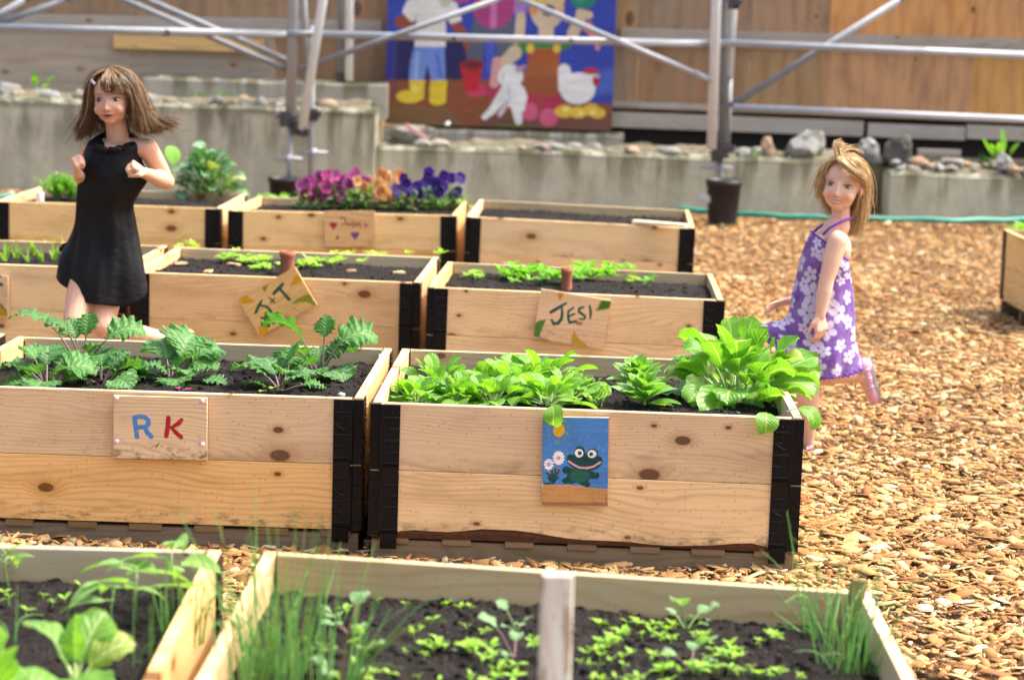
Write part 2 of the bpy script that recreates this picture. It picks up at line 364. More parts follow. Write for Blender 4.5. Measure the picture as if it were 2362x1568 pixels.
def onbed(k, px, py, dz=0.):
    """the point of a bed's soil seen at a pixel of the photo"""
    z = BEDS[k][5]-SOILDROP[k]+.01
    for _ in range(4):
        p = gr(px, py, z+dz); z = soilw(k, p[0], p[1])
    return Vector((p[0], p[1], z))
def hinge_mesh(sx, sy, lev):
    """black folding corner bracket: front plate, pin strip, side plate with pressed ribs and rivets"""
    b = MB(); h = HC/2; z0 = 0.; z1 = h-.004
    th = .003
    def ribs(x0, x1, y, ax):
        zs = [.02, .052, .085, .118, .15]
        for i, z in enumerate(zs):
            short = i % 2 == 1
            a0 = x0+(x1-x0)*(.45 if short else .12); a1 = x0+(x1-x0)*.95
            c = (((a0+a1)/2, y, z) if ax == 'x' else (y, (a0+a1)/2, z)); L = abs(a1-a0)
            b.tube([(a0, y, z), (a1, y, z)] if ax == 'x' else [(y, a0, z), (y, a1, z)], .0042, 6)
        for z in (.035, .07, .102, .136, .165):
            u = x0+(x1-x0)*(.3 if z in (.035, .102) else .55)
            b.ell((u, y, z) if ax == 'x' else (y, u, z), (.0045, .0045, .0045), nu=8, nv=5)
        # slanting pressed rib
        pts = [(x0+(x1-x0)*q, y, .085+.026*q**2+.012) for q in (.35, .55, .75, .9)]
        if ax == 'x': b.tube(pts, .004, 6)
    # front plate
    fx0, fx1 = -sx*0.030, -sx*0.080
    zc = (z0+z1)/2; hh = z1-z0
    b.box(((fx0+fx1)/2, -sy*.002, zc), (abs(fx1-fx0), th, hh)); ribs(fx0, fx1, -sy*.004, 'x')
    # lower tongue that laps over the collar (or pallet) below, pressed a little outwards
    zt = 0.03
    b.box(((fx0+fx1)/2, -sy*.0075, -.012), (abs(fx1-fx0)*.93, th, .045), rotm('X', sy*.12))
    # pin strip over the side board's end
    b.box((-sx*.012, sy*.004, zc), (.028, th, hh))
    for z in (.02, .055, .09, .125, .16): b.box((-sx*.012, sy*.0015, z), (.026, .004, .006))
    b.tube([(-sx*.028, -sy*.001, z0), (-sx*.028, -sy*.001, z1)], .0042, 8)
    # side plate
    b.box((sx*.003, sy*.045, zc), (th, .075, hh)); ribs(sy*.02, sy*.08, sx*.004, 'y')
    return b.mesh('corner_hinge')
HM = {(sx, sy): hinge_mesh(sx, sy, 0) for sx in (-1, 1) for sy in (-1, 1)}
for m_ in HM.values():
    m_.materials.append(HINGE)
def plank_mesh(L, h, th, wav=0., seed=0):
    b = MB(); n = 24; rs = np.random.RandomState(seed)
    xs = np.linspace(-L/2, L/2, n+1); lo = np.full(n+1, -h/2)
    if wav:
        lo = -h/2+wav*np.clip(fbm(xs*2.1+seed, xs*0, seed, 3)*3.+.35, 0, 1)*np.clip((1-abs(xs)/(L/2))*8, 0, 1)
    bow = (rs.rand()-.5)*.004*(1-(2*xs/L)**2)
    hi = np.full(n+1, h/2)
    P = np.array([[[x, y+bw, z] for x, bw, z in zip(xs, bow, zz)] for y, zz in ((-th/2, lo), (-th/2, hi), (th/2, hi), (th/2, lo))])
    P = np.transpose(P, (1, 0, 2))
    b.grid(P, closed=True); b.F += [(0, 1, 2, 3), tuple(4*n+i for i in (3, 2, 1, 0))]
    return b, xs, lo
def planter(k, label, pallet_label, back=True):
    x, y, a, w_, d, zt, sx, sy = BEDS[k]
    root = empty('raised_bed', (x, y, 0), (sy, -sx, a), label, 'planter box', 'pine raised beds standing on pallets')
    zb = zt-HC; h = HC/2-.0012; sd = sum(map(ord, k))
    def pl(L, loc, rz, lev, wav=0, i=0, mat=None):
        b, xs, lo = plank_mesh(L, h, T, wav, sd+i)
        o = b.build('plank', mat or (PINE_LOW if lev == 0 else PINE), root, loc, (0, 0, rz), bevel=.0018)
        if wav:
            e = MB(); hi2 = lo+.006; lw = np.full(len(xs), -h/2-.004)+.006*fbm(xs*9, xs*0, 5, 2)
            P = np.array([[[q, yy, z] for q, z in zip(xs, zz)] for yy, zz in ((-T/2+.004, lw), (-T/2+.0008, (lw+hi2)/2), (-T/2+.004, hi2), (T/2-.002, hi2), (T/2-.002, lw))])
            e.grid(np.transpose(P, (1, 0, 2)), closed=True); e.build('bark_edge', BARK, o)
    for lev in (0, 1):
        zc = zb+HC/2*(lev+.5)
        pl(w_-.062, (0, T/2, zc), 0, lev, .030 if (k == 'frog' and lev == 0) else 0, lev)
        pl(w_-.062, (0, d-T/2, zc), 0, lev, 0, 2+lev, PINE_BACK)
        pl(d-.012, (-w_/2+T/2+.001, d/2, zc), math.pi/2, lev, 0, 4+lev)
        pl(d-.012, (w_/2-T/2-.001, d/2, zc), math.pi/2, lev, 0, 6+lev)
        for qx in (-1, 1):
            for qy in (-1, 1):
                yy = 0 if qy > 0 else d
                o = link('corner_hinge', HM[(qx, qy)], None, root, (qx*w_/2, yy, zb+HC/2*lev-(.0 if lev else .0)))
    # pallet, half sunk in the chips
    p = empty('pallet', (x, y, 0), (sy, -sx, a), pallet_label, 'pallet', 'pallets under the raised beds')
    rs = random.Random(sd); n = 7
    for i in range(n):
        cx = -w_/2+.07+(w_-.14)*i/(n-1)
        MBx = MB(); MBx.box((0, 0, 0), (d-.01, .020, .088+rs.uniform(-.01, .01)), rotm('X', math.pi/2))
        MBx.build('deck_board', PINE_OLD, p, (cx, d/2, zb-.012), (0, 0, math.pi/2), bevel=.002)
    for yy in (.03, d/2, d-.03):
        MBx = MB(); MBx.box((0, 0, 0), (w_-.01, .038, zb+.03)); MBx.build('stringer', PINE_OLD, p, (0, yy, (zb-.0225)/2-.015), bevel=.003)
    # soil
    res = {'front': .0035, 'frontl': .0045, 'frog': .005, 'rk': .0045}.get(k, .009)
    nx, ny = int((w_-.05)/res), int((d-.05)/res)
    X, Y = np.meshgrid(np.linspace(-w_/2+T+.002, w_/2-T-.002, nx), np.linspace(T+.001, d-T-.001, ny), indexing='ij')
    Z = zt-SOILDROP[k]+hump(k, X, Y)+.012*fbm(X*40, Y*40, sd+3, 3)+.006*fbm(X*150, Y*150, sd+9, 2)
    Z += .010*np.clip(vnoise(X*55, Y*55, sd+31)-.72, 0, 1)/.28
    s = MB(); s.grid(np.stack([X, Y, Z], -1))
    rr = np.random.RandomState(sd)
    for i in range({'front': 500, 'frontl': 300, 'rk': 300, 'frog': 160}.get(k, 90)):
        lx = rr.uniform(-w_/2+.04, w_/2-.04); ly = rr.uniform(.04, d-.04); r = rr.uniform(.003, .009)
        s.ell((lx, ly, zt-SOILDROP[k]+float(hump(k, np.array(lx), np.array(ly)))+r*.4), (r*rr.uniform(.8, 1.6), r, r*.8), rotm('Z', rr.rand()*6), 6, 4)
    o = s.build('soil', SOIL, None, (x, y, 0), (sy, -sx, a), smooth=True)
    tag(o, None, None, None, 'stuff')
    return root
planter('frog', 'raised pine bed crowded with lettuce, with the blue frog sign on its front', 'pallet with a dark board edge showing under the bed with the frog sign')
planter('rk', 'raised pine bed with frilly kale and the sign with the letters R K', 'pallet in the dark gap under the bed with the R K sign')
planter('rkl', 'pine bed whose end board just shows at the left edge beside the kale bed', 'pallet under the bed left of the kale bed, mostly out of the picture')
planter('jt', 'raised pine bed carrying the tilted sign J + T, behind the kale', 'pallet hidden in the chips under the bed with the J + T sign')
planter('jesi', 'raised pine bed with the JESI sign and a strip of bright seedlings', 'pallet hidden under the bed with the JESI sign')
planter('e', 'raised pine bed of onion shoots at the left edge, behind the running girl in black', 'pallet under the onion bed at the left edge')
planter('plain', 'raised pine bed of bare dark soil, last of the back row towards the black pot', 'pallet under the bare bed of the back row')
planter('pansy', 'raised pine bed full of pink, orange and violet pansies', 'pallet under the pansy bed')
planter('brass', 'raised pine bed with a big blue-green cabbage plant, left end of the back row', 'pallet under the bed with the big cabbage plant')
planter('front', 'nearest pine bed, chives in two corners and tiny seedlings on dark soil', 'pallet under the nearest bed of tiny seedlings')
planter('frontl', 'pine bed in the near left corner with large chard leaves', 'pallet under the near left bed with chard')
planter('right', 'pine bed cut off by the right edge of the picture, seen from its side', 'pallet under the bed at the right edge')
# ------------------------------------------------------------------ wood chips
def chips():
    rs = np.random.RandomState(4)
    ps = []
    for y0, y1, dens in ((3.0, 5.2, 900), (5.2, 8, 3000), (8, 11, 1900), (11, 14, 1100), (14, 18.7, 700)):
        xw = y1*.24+.9; n = int((y1-y0)*2*xw*dens); X = rs.uniform(-xw, xw, n); Y = rs.uniform(y0, y1, n); ps.append(np.stack([X, Y], 1))
    P = np.concatenate(ps); keep = np.ones(len(P), bool)
    for k, (x, y, a, w_, d, *_r) in BEDS.items():
        c, s = math.cos(-a), math.sin(-a); lx = (P[:, 0]-x)*c-(P[:, 1]-y)*s; ly = (P[:, 0]-x)*s+(P[:, 1]-y)*c
        keep &= ~((abs(lx) < w_/2+.012) & (ly > -.012) & (ly < d+.012))
    P = P[keep]; n = len(P)
    big = rs.rand(n)**3.2
    L = .009+.050*big+rs.rand(n)*.020; Wd = L*rs.uniform(.14, .8, n)**1.2; sh = rs.rand(n) < .10; Wd = np.where(sh, .003+.005*rs.rand(n), Wd); L = np.where(sh, L*1.5+.01, L); Th = np.minimum(rs.uniform(.0015, .0055, n), L*.2)
    base = np.array([[-1, -.8], [.1, -1], [.95, -.85], [1, .7], [-.1, 1], [-.95, .8]])*.5
    k = len(base); q = base[None]*(1+rs.uniform(-.28, .18, (n, k, 2)))*np.stack([L, Wd], 1)[:, None]
    V = np.zeros((n, 2*k, 3)); V[:, :k, :2] = q; V[:, k:, :2] = q*.93; V[:, :k, 2] = -Th[:, None]/2; V[:, k:, 2] = Th[:, None]/2
    V[:, :, 2] += (V[:, :, 0]/L[:, None])**2*(rs.uniform(-1, 1, (n, 1))*.15*L[:, None])
    yaw = rs.rand(n)*6.283; tx = rs.normal(0, .24, n); ty = rs.normal(0, .17, n)
    c, s = np.cos(tx)[:, None], np.sin(tx)[:, None]; y_, z_ = V[:, :, 1]*c-V[:, :, 2]*s, V[:, :, 1]*s+V[:, :, 2]*c; V[:, :, 1], V[:, :, 2] = y_, z_
    c, s = np.cos(ty)[:, None], np.sin(ty)[:, None]; x_, z_ = V[:, :, 0]*c+V[:, :, 2]*s, -V[:, :, 0]*s+V[:, :, 2]*c; V[:, :, 0], V[:, :, 2] = x_, z_
    c, s = np.cos(yaw)[:, None], np.sin(yaw)[:, None]; x_, y_ = V[:, :, 0]*c-V[:, :, 1]*s, V[:, :, 0]*s+V[:, :, 1]*c; V[:, :, 0], V[:, :, 1] = x_, y_
    h = .008+.022*np.clip(fbm(P[:, 0]*2.2, P[:, 1]*2.2, 3, 3)+.4, 0, 1)+rs.rand(n)*.013+.004*big
    V[:, :, 0] += P[:, :1]; V[:, :, 1] += P[:, 1:]; V[:, :, 2] += h[:, None]
    top = [tuple(range(k, 2*k))]; sides = [(i, (i+1) % k, k+(i+1) % k, k+i) for i in range(k)]
    nl = k+4*k
    idx = np.concatenate([np.array(top[0])]+[np.array(f) for f in sides]); tot = np.array([k]+[4]*k); st = np.concatenate([[0], np.cumsum(tot)[:-1]])
    me = bpy.data.meshes.new('wood_chips'); me.vertices.add(n*2*k); me.vertices.foreach_set('co', V.astype(np.float32).ravel())
    LI = (idx[None]+(np.arange(n)*2*k)[:, None]).astype(np.int32).ravel(); me.loops.add(len(LI)); me.loops.foreach_set('vertex_index', LI)
    me.polygons.add(n*(k+1)); me.polygons.foreach_set('loop_start', (st[None]+(np.arange(n)*nl)[:, None]).astype(np.int32).ravel())
    me.update(calc_edges=True); me.validate()
    tag(link('wood_chips', me, CHIP), None, None, None, 'stuff')
chips()
# ------------------------------------------------------------------ concrete walls, ledges
def slab(name, x0, x1, y0, y1, z0, z1, mat, label, cat, seed=1, rough=.012, group=None, parts=None):
    nx = max(2, int((x1-x0)/.06)); b = MB()
    xs = np.linspace(x0, x1, nx); prof = [(y0, z0), (y0, z0+(z1-z0)*.35), (y0, z0+(z1-z0)*.7), (y0, z1-.03), (y0+.02, z1), ((y0+y1)/2, z1), (y1, z1), (y1, z0)]
    P = np.array([[(x, y+rough*2*fbm(np.array(x*3.), np.array(z*3.+seed), seed, 3), z+(rough*2*fbm(np.array(x*4.), np.array(y*5.), seed+4, 3) if z > z0+.3*(z1-z0) else 0)) for y, z in prof] for x in xs])
    b.grid(P); k = len(prof); b.F += [tuple(range(k))[::-1], tuple((nx-1)*k+i for i in range(k))]
    o = b.build(name, mat, off=((x0+x1)/2, y0, z0)); o.location = ((x0+x1)/2, y0, z0)
    return tag(o, label, cat, group)
YW = 18.5
zl = at(400, 238, YW)[2]; zm = at(1300, 350, YW)[2]; zr = at(2200, 400, YW-.15)[2]
xa = at(866, 300, YW)[0]; xb = at(1982, 400, YW)[0]; xc = at(2052, 420, YW-.15)[0]
slab('concrete_wall', -6.5, xa, YW-.1, YW+.75, -.05, zl, CONC, 'tall stained concrete wall behind the back row, left of the painted mural', 'wall', 3)
slab('concrete_wall', xa+.01, xb, YW+.05, YW+.85, -.05, zm, CONC, 'low mossy concrete wall topped with stones below the mural', 'wall', 9)
slab('concrete_wall', xc, 7.5, YW-.15, YW+.8, -.05, zr, CONC, 'concrete wall block right of the girl in purple, below the pebbles', 'wall', 17)
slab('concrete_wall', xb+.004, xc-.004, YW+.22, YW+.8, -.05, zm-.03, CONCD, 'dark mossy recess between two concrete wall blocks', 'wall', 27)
def ledge(x0, x1, y0, y1, z, seed, label):
    nx, ny = int((x1-x0)/.035), int((y1-y0)/.035); X, Y = np.meshgrid(np.linspace(x0, x1, nx), np.linspace(y0, y1, ny), indexing='ij')
    e = np.clip(np.minimum(Y-y0, y1-Y)/.12, 0, 1); Z = z-.02+e*(.035+.10*np.clip(fbm(X*3, Y*3, seed, 3)+.2, 0, 1)+.05*fbm(X*11, Y*11, seed+2, 3))
    m = MB(); m.grid(np.stack([X, Y, Z], -1)); tag(m.build('ledge_rubble', RUB, smooth=False), None, None, None, 'stuff')
RUB = plain('dirt_and_rubble', (.17, .15, .105), .95, .1, var=.7, sc_=16, bump=.8)
ledge(-6., xa-.05, YW+.06, YW+.72, zl, 3, ''); ledge(xa+.1, xb-.1, YW+.18, YW+.8, zm, 5, ''); ledge(xc+.04, 7., YW+.0, YW+.75, zr, 7, '')
# upper kerbs behind the ledges
zk = at(500, 180, 19.0)[2]; zk2 = at(1150, 300, 19.25)[2]
slab('concrete_kerb', at(330, 200, 19.)[0], at(893, 200, 19.)[0], 19.0, 19.6, zl-.1, zk, CONC2, 'light weathered concrete step above the tall wall', 'kerb', 5)
slab('concrete_kerb', xa+.02, at(1440, 300, 19.2)[0], 19.2, 19.36, zm-.1, zk2, CONC2, 'thin concrete step under the mural', 'kerb', 6)
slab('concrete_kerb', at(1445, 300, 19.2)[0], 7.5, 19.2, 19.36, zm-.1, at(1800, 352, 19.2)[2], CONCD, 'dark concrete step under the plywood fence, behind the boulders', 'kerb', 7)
# ------------------------------------------------------------------ plywood fence
PLYG = wood('grey_plywood', (.46, .38, .28), (.34, .24, .17), (.12, .07, .05), rings=9, kn=.5, kscale=.35, mottle=.3, rough=.8, gstr=.7, weather=(.5, (.46, .41, .35)))
PLYB = wood('brown_plywood', (.36, .215, .12), (.20, .105, .05), (.10, .05, .03), rings=7, kn=.3, kscale=.4, mottle=.35, rough=.8, axis='zx', weather=(.6, (.30, .245, .18)))
PLYO = wood('orange_plywood', (.62, .33, .13), (.38, .17, .06), (.12, .05, .02), rings=7, kn=.35, kscale=.45, mottle=.3, rough=.75, axis='zx', weather=(.3, (.30, .20, .13)))
GREYB = wood('grey_batten', (.40, .37, .33), (.17, .155, .14), (.08, .07, .06), rings=40, kn=.2, rough=.85, weather=(.4, (.46, .43, .39)))
YELB = wood('fresh_batten', (.72, .46, .18), (.45, .24, .08), (.15, .06, .02), rings=30, kn=.5)
YF = 19.42
fence = empty('plywood_fence', (0, YF, 0), label='tall weathered plywood fence behind the scaffold, grey at left and orange at right', cat='fence')
def zat(px, py, y=YF): return float(at(px, py, y)[2])
def xat(px, py, y=YF): return float(at(px, py, y)[0])
def panel(x0, x1, z0, z1, mat, y=0.):
    b = MB(); b.box((0, 0, 0), (x1-x0-.004, .018, z1-z0)); return b.build('plywood_panel', mat, fence, ((x0+x1)/2, y, (z0+z1)/2))
zb1, zb2, TOPZ = zat(300, 60), zat(1800, 96), 3.3
cols = [(-6.6, -5.0, PLYG, PLYB), (-5.0, -3.35, PLYG, PLYB), (-3.35, -2.1, PLYG, PLYB), (-2.1, -.95, PLYB, PLYB), (-.95, 1.0, PLYB, PLYB), (1.0, 1.95, PLYB, PLYB), (1.95, 2.62, PLYB, PLYB), (2.62, 3.85, PLYO, PLYO), (3.85, 5.1, PLYO, PLYO), (5.1, 7.5, PLYO, PLYO)]
for i, (x0, x1, ml, mu) in enumerate(cols):
    zbt = zl-.05 if x1 < -.9 else zat(1700, 262)
    zmid = zb1-(zb1-zb2)*0
    panel(x0, x1, zbt, 1.39, ml, .002*(i % 2)); panel(x0, x1, 1.394, TOPZ, mu, .002*(i % 2))
def batten(px0, py0, px1, py1, h, mat, y=-.03, t=.03, name='batten'):
    a, b_ = at(px0, py0, YF+y), at(px1, py1, YF+y); L = b_[0]-a[0]; b = MB(); b.box((0, 0, 0), (L, t, h))
    return b.build(name, mat, fence, ((a[0]+b_[0])/2, y, (a[2]+b_[2])/2), (0, -math.atan2(b_[2]-a[2], L), 0), bevel=.003)
batten(-420, 40, 880, 64, .115, GREYB); batten(1430, 82, 2700, 116, .12, GREYB)
batten(262, 97, 608, 107, .115, YELB, -.045, .04)
batten(1410, 276, 1990, 298, .13, GREYB, -.05, .05); batten(2000, 300, 2225, 309, .115, GREYB, -.05, .05); batten(2228, 304, 2700, 325, .12, GREYB, -.06, .05)
batten(1400, 240, 2700, 290, .05, GREYB, -.035)
b = MB(); b.box((0, 0, 0), (8., .03, .5)); b.build('gap_shade_sheet', plain('gap_shade', (.025, .022, .02), .9), fence, (3.2, .02, zm+.12))  # near-black sheet: shade of the gap below the fence, put in as colour
# ------------------------------------------------------------------ painted boards: brush strokes held as colours on a fine grid
class Canvas:
    """corners = where the board's corners lie in the sketch's own units; all shapes are drawn in those units"""
    def __init__(s, W_, H_, corners, nu, nv):
        u, v = np.meshgrid(np.linspace(0, 1, nu), np.linspace(0, 1, nv), indexing='ij'); s.u, s.v = u, v
        TL, TR, BR, BL = [np.array(c, float) for c in corners]
        P = ((1-u)*(1-v))[..., None]*TL+(u*(1-v))[..., None]*TR+(u*v)[..., None]*BR+((1-u)*v)[..., None]*BL
        s.X, s.Y = P[..., 0], P[..., 1]; s.W, s.H = W_, H_; s.C = np.zeros(u.shape+(4,)); s.px = abs(TR[0]-TL[0])/nu
        s.wob = (fbm(s.X/s.px*.06, s.Y/s.px*.06, 5, 2))*3*s.px
    def put(s, m, col, a=1.):
        m = np.clip(m, 0, 1)*a; c = np.array(lin(col)); st = 1+.35*fbm(s.X/s.px*.03, s.Y/s.px*.22, 8, 3)[..., None]+.25*fbm(s.X/s.px*.02, s.Y/s.px*.02, 18, 2)[..., None]
        s.C[..., :3] = np.where(s.C[..., 3:] > 0, s.C[..., :3]*(1-m[..., None])+c*st*m[..., None], c*st)
        s.C[..., 3] = np.maximum(s.C[..., 3], m)
    def ell(s, cx, cy, rx, ry, col, ang=0, a=1.):
        c, si = math.cos(R(ang)), math.sin(R(ang)); x = (s.X-cx)*c+(s.Y-cy)*si; y = -(s.X-cx)*si+(s.Y-cy)*c
        d = (np.sqrt((x/rx)**2+(y/ry)**2)-1)*min(rx, ry)+s.wob*.5; s.put(.5-d/s.px, col, a)
    def line(s, pts, w, col, a=1.):
        d = np.full(s.X.shape, 1e9); pts = [np.array(p, float) for p in pts]; ws = w if isinstance(w, (list, tuple)) else [w]*len(pts)
        for i in range(len(pts)-1):
            p, q = pts[i], pts[i+1]; e = q-p; L = e.dot(e)+1e-9; t = np.clip(((s.X-p[0])*e[0]+(s.Y-p[1])*e[1])/L, 0, 1)
            d = np.minimum(d, np.hypot(s.X-p[0]-t*e[0], s.Y-p[1]-t*e[1])-(ws[i]*(1-t)+ws[i+1]*t)/2)
        s.put(.5-(d+s.wob*.5)/s.px, col, a)
    def poly(s, pts, col, a=1.):
        X = s.X+s.wob*.6; Y = s.Y+s.wob*.6; ins = np.zeros(X.shape, bool); n = len(pts)
        for i in range(n):
            (x0, y0), (x1, y1) = pts[i], pts[(i+1) % n]
            if y0 == y1: continue
            c = ((y0 > Y) != (y1 > Y)) & (X < (x1-x0)*(Y-y0)/(y1-y0)+x0); ins ^= c
        s.put(ins.astype(float), col, a)
    def mesh(s, name, th):
        """a board of thickness th, origin at its centre, painted face towards -y"""
        nu, nv = s.u.shape; b = MB(); x = (s.u-.5)*s.W; z = (.5-s.v)*s.H
        b.grid(np.stack([x, np.full_like(x, -th/2), z], -1), C=s.C)
        w, h = s.W/2, s.H/2; e = [(-w, -th/2, -h), (w, -th/2, -h), (w, -th/2, h), (-w, -th/2, h), (-w, th/2, -h), (w, th/2, -h), (w, th/2, h), (-w, th/2, h)]
        b.add(e, [(4, 7, 6, 5), (0, 4, 5, 1), (1, 5, 6, 2), (2, 6, 7, 3), (3, 7, 4, 0)], C=np.tile((0, 0, 0, 0.), (8, 1)))
        return b.mesh(name)
def board(k, TL, TR, BL, corners, draw, label, res=.0013, th=.014, off=.0, tilt=0., name='painted_sign', mat=None):
    """place a painted sign on the front of bed k; TL, TR, BL are seen in the photo"""
    bx, by, a, w_, d, *_r = BEDS[k]
    yy = by-.006-th/2-off
    for _ in range(3):
        p = [at(q[0], q[1], yy) for q in (TL, TR, BL)]
        cx = (p[1][0]+p[2][0])/2; yy = by+(cx-bx)*math.tan(a)-.006-th/2-off
    p = [at(q[0], q[1], yy) for q in (TL, TR, BL)]
    W_, H_ = np.linalg.norm(p[1]-p[0]), np.linalg.norm(p[2]-p[0]); ang = math.atan2(p[1][2]-p[0][2], p[1][0]-p[0][0])
    c = (p[1]+p[2])/2
    cv = Canvas(W_, H_, corners, int(W_/res), int(H_/res)); draw(cv)
    me = cv.mesh(name, th)
    o = link(name, me, mat or PINE_SIGN, None, tuple(c), (tilt, -ang, a))
    tag(o, label, 'sign', 'hand-painted name signs on the beds'); return o, W_, H_
def d_frog(c):
    c.poly([(395, 175), (1290, 225), (1275, 500), (1240, 1180), (1050, 1160), (800, 1110), (640, 1095), (380, 1080), (350, 1000)], (72, 132, 200))
    for q in range(24): c.line([(430+q*36, 240+q*2), (425+q*36-8, 520+(q*97) % 300)], 10, (88, 142, 196), .35)
    c.poly([(380, 1080), (640, 1097), (800, 1112), (1050, 1162), (1240, 1182), (1230, 1420), (350, 1380)], (198, 140, 76), .8)
    for q in range(20): c.line([(385+q*42, 1110+(q*31) % 60), (382+q*42, 1300+(q*17) % 70)], 9+(q*7) % 12, (168, 106, 48), .5)
    c.line([(360, 1338), (780, 1360), (1210, 1386)], 50, (92, 60, 40), .75); c.line([(1190, 1250), (1190, 1400)], 24, (110, 74, 44), .5)
    c.poly([(395, 150), (1290, 205), (1290, 222), (395, 172)], (205, 150, 90))
    c.ell(605, 365, 76, 88, (222, 176, 30), 10); c.line([(600, 340), (625, 370), (600, 400), (585, 370)], 10, (190, 160, 20))
    for x, y in ((470, 305), (540, 240), (618, 228), (680, 245), (730, 315), (720, 418), (665, 490), (578, 512), (472, 430)):
        c.ell(x, y, 22, 24, (126, 150, 80), 0, .8)
    for fx, fy, n, r in ((460, 815, 9, 48), (590, 735, 12, 62)):
        c.line([(fx+8, fy+40), (fx+25, fy+130)] if n == 9 else [(fx-10, fy+60), (fx-28, fy+190)], 22, (160, 100, 85))
        for i in range(n):
            t = i*6.283/n+.3; c.line([(fx+26*math.cos(t), fy+26*math.sin(t)), (fx+r*math.cos(t), fy+r*1.25*math.sin(t))], [16, 36], (240, 240, 238))
        c.ell(fx, fy, 27, 27, (200, 150, 190))
    G1, G2 = (22, 70, 66), (34, 98, 84)
    for p in ([(430, 930), (470, 960), (500, 1060)], [(500, 900), (505, 1070)], [(545, 880), (530, 1000), (510, 1070)], [(590, 900), (560, 960), (530, 1000)], [(580, 990), (530, 1050)], [(400, 1070), (470, 1072)], [(450, 985), (480, 1040)]): c.line(p, 26, (28, 72, 70))
    c.poly([(690, 850), (760, 880), (960, 900), (1040, 940), (1110, 960), (1110, 1020), (1050, 1035), (985, 1030), (960, 1080), (985, 1120), (940, 1145), (880, 1110), (820, 1070), (740, 1085), (650, 1070), (640, 1040), (700, 975), (650, 910), (645, 870)], G1)
    c.ell(680, 900, 45, 48, G1); c.ell(1075, 990, 40, 45, G1); c.ell(670, 1045, 45, 38, G1); c.ell(950, 1105, 40, 40, G1); c.ell(860, 980, 130, 95, G2)
    c.ell(925, 800, 225, 120, G1, 8); c.ell(870, 660, 68, 72, G1); c.ell(1035, 695, 72, 72, G1); c.ell(745, 750, 50, 60, G1); c.ell(1115, 790, 45, 60, G1)
    c.ell(860, 680, 56, 58, (240, 240, 236)); c.ell(1030, 698, 58, 54, (240, 240, 236)); c.ell(870, 680, 26, 27, (60, 66, 74)); c.ell(1018, 700, 26, 25, (60, 66, 74))
    c.line([(722, 785), (780, 830), (860, 875), (960, 885), (1050, 865), (1130, 815)], 27, (222, 164, 184))
board('frog', (1258, 961), (1410, 962), (1243, 1163), [(392, 178), (1268, 222), (1205, 1405), (360, 1358)], d_frog, 'blue sign with a green frog, a sun and two daisies, nailed to the lettuce bed', res=.0011)
def d_rk(c):
    B_, K_ = (78, 134, 198), (178, 34, 46)
    c.line([(612, 560), (640, 760), (665, 935)], [90, 90, 96], B_); c.line([(612, 560), (700, 535), (800, 540), (880, 600), (890, 680), (830, 740), (720, 745), (660, 755)], 88, B_); c.line([(830, 770), (870, 860), (940, 925)], 92, B_)
    c.line([(1272, 555), (1262, 740), (1232, 910)], 92, K_); c.line([(1530, 590), (1470, 660), (1340, 740)], [80, 90, 60], K_); c.line([(1330, 740), (1430, 850), (1520, 930)], [70, 84, 92], K_)
    for x, y in ((350, 165), (355, 235), (255, 240), (1870, 180), (1900, 245), (1990, 290), (280, 930), (375, 980), (375, 1050), (1890, 970), (1985, 965), (1865, 1050)): c.ell(x, y, 34, 28, (226, 168, 190), 0, .85)
    rr = random.Random(3)
    for i in range(46):
        x = rr.uniform(230, 2000); y = 1330+rr.gauss(0, 55) if i < 28 else rr.uniform(1020, 1250); c.ell(x, min(1380, y), rr.uniform(8, 34), rr.uniform(5, 16), (96, 76, 44), rr.uniform(-30, 30), .55)
    c.line([(1040, 1120), (1065, 1090), (1095, 1060)], [44, 34, 20], (110, 72, 44), .8)
    c.line([(215, 1365), (1000, 1378), (2000, 1405)], 26, (90, 60, 34), .8); c.line([(1900, 1330), (2000, 1300), (2010, 1200)], [60, 50, 20], (90, 66, 36), .7)
o, W_, H_ = board('rk', (263, 912), (479, 917), (262, 1057), [(205, 140), (2020, 150), (2020, 1410), (212, 1370)], d_rk, 'plain pine sign with a blue letter R and a red letter K', res=.0013)
for x, z in ((.035, .03), (.955, .04), (.037, .72), (.957, .73)):
    b = MB(); b.ell((0, 0, 0), (.0062, .004, .0062)); b.build('pin_head', plain('white_pin', (.85, .83, .82), .3) if 'white_pin' not in bpy.data.materials else bpy.data.materials['white_pin'], o, ((x-.5)*W_, -.009, (.5-z)*H_), smooth=True)
GRN, YEL, LGR = (34, 84, 62), (196, 146, 30), (128, 136, 34)
def d_jt(c):
    c.line([(970, 415), (890, 500), (805, 585)], [62, 76, 62], GRN); c.line([(915, 505), (1010, 620), (1085, 720)], [60, 56, 68], GRN)
    c.line([(575, 705), (515, 810), (460, 925)], [44, 66, 52], GRN); c.line([(545, 790), (640, 810), (700, 860), (740, 930), (720, 990), (620, 1040), (560, 1030)], [44, 48, 56, 66, 60, 50, 40], GRN)
    c.line([(725, 665), (815, 755)], 34, GRN); c.line([(815, 675), (740, 755)], 30, GRN)
    c.poly([(140, 640), (300, 570), (360, 640), (470, 710), (400, 740), (210, 745)], YEL); c.poly([(580, 450), (800, 330), (700, 400), (640, 550)], LGR)
    c.poly([(1100, 480), (1170, 320), (1260, 240), (1340, 380), (1240, 420)], YEL); c.poly([(1120, 830), (1250, 710), (1460, 650), (1600, 880), (1540, 890), (1420, 810), (1280, 800)], LGR)
    c.poly([(500, 1180), (520, 1380), (720, 1290), (640, 1150)], YEL)
board('jt', (548, 691), (680, 616), (600, 776), [(140, 650), (1200, 95), (1600, 885), (525, 1385)], d_jt, 'pine sign lettered J + T, hung askew with one corner above its bed', off=.012)
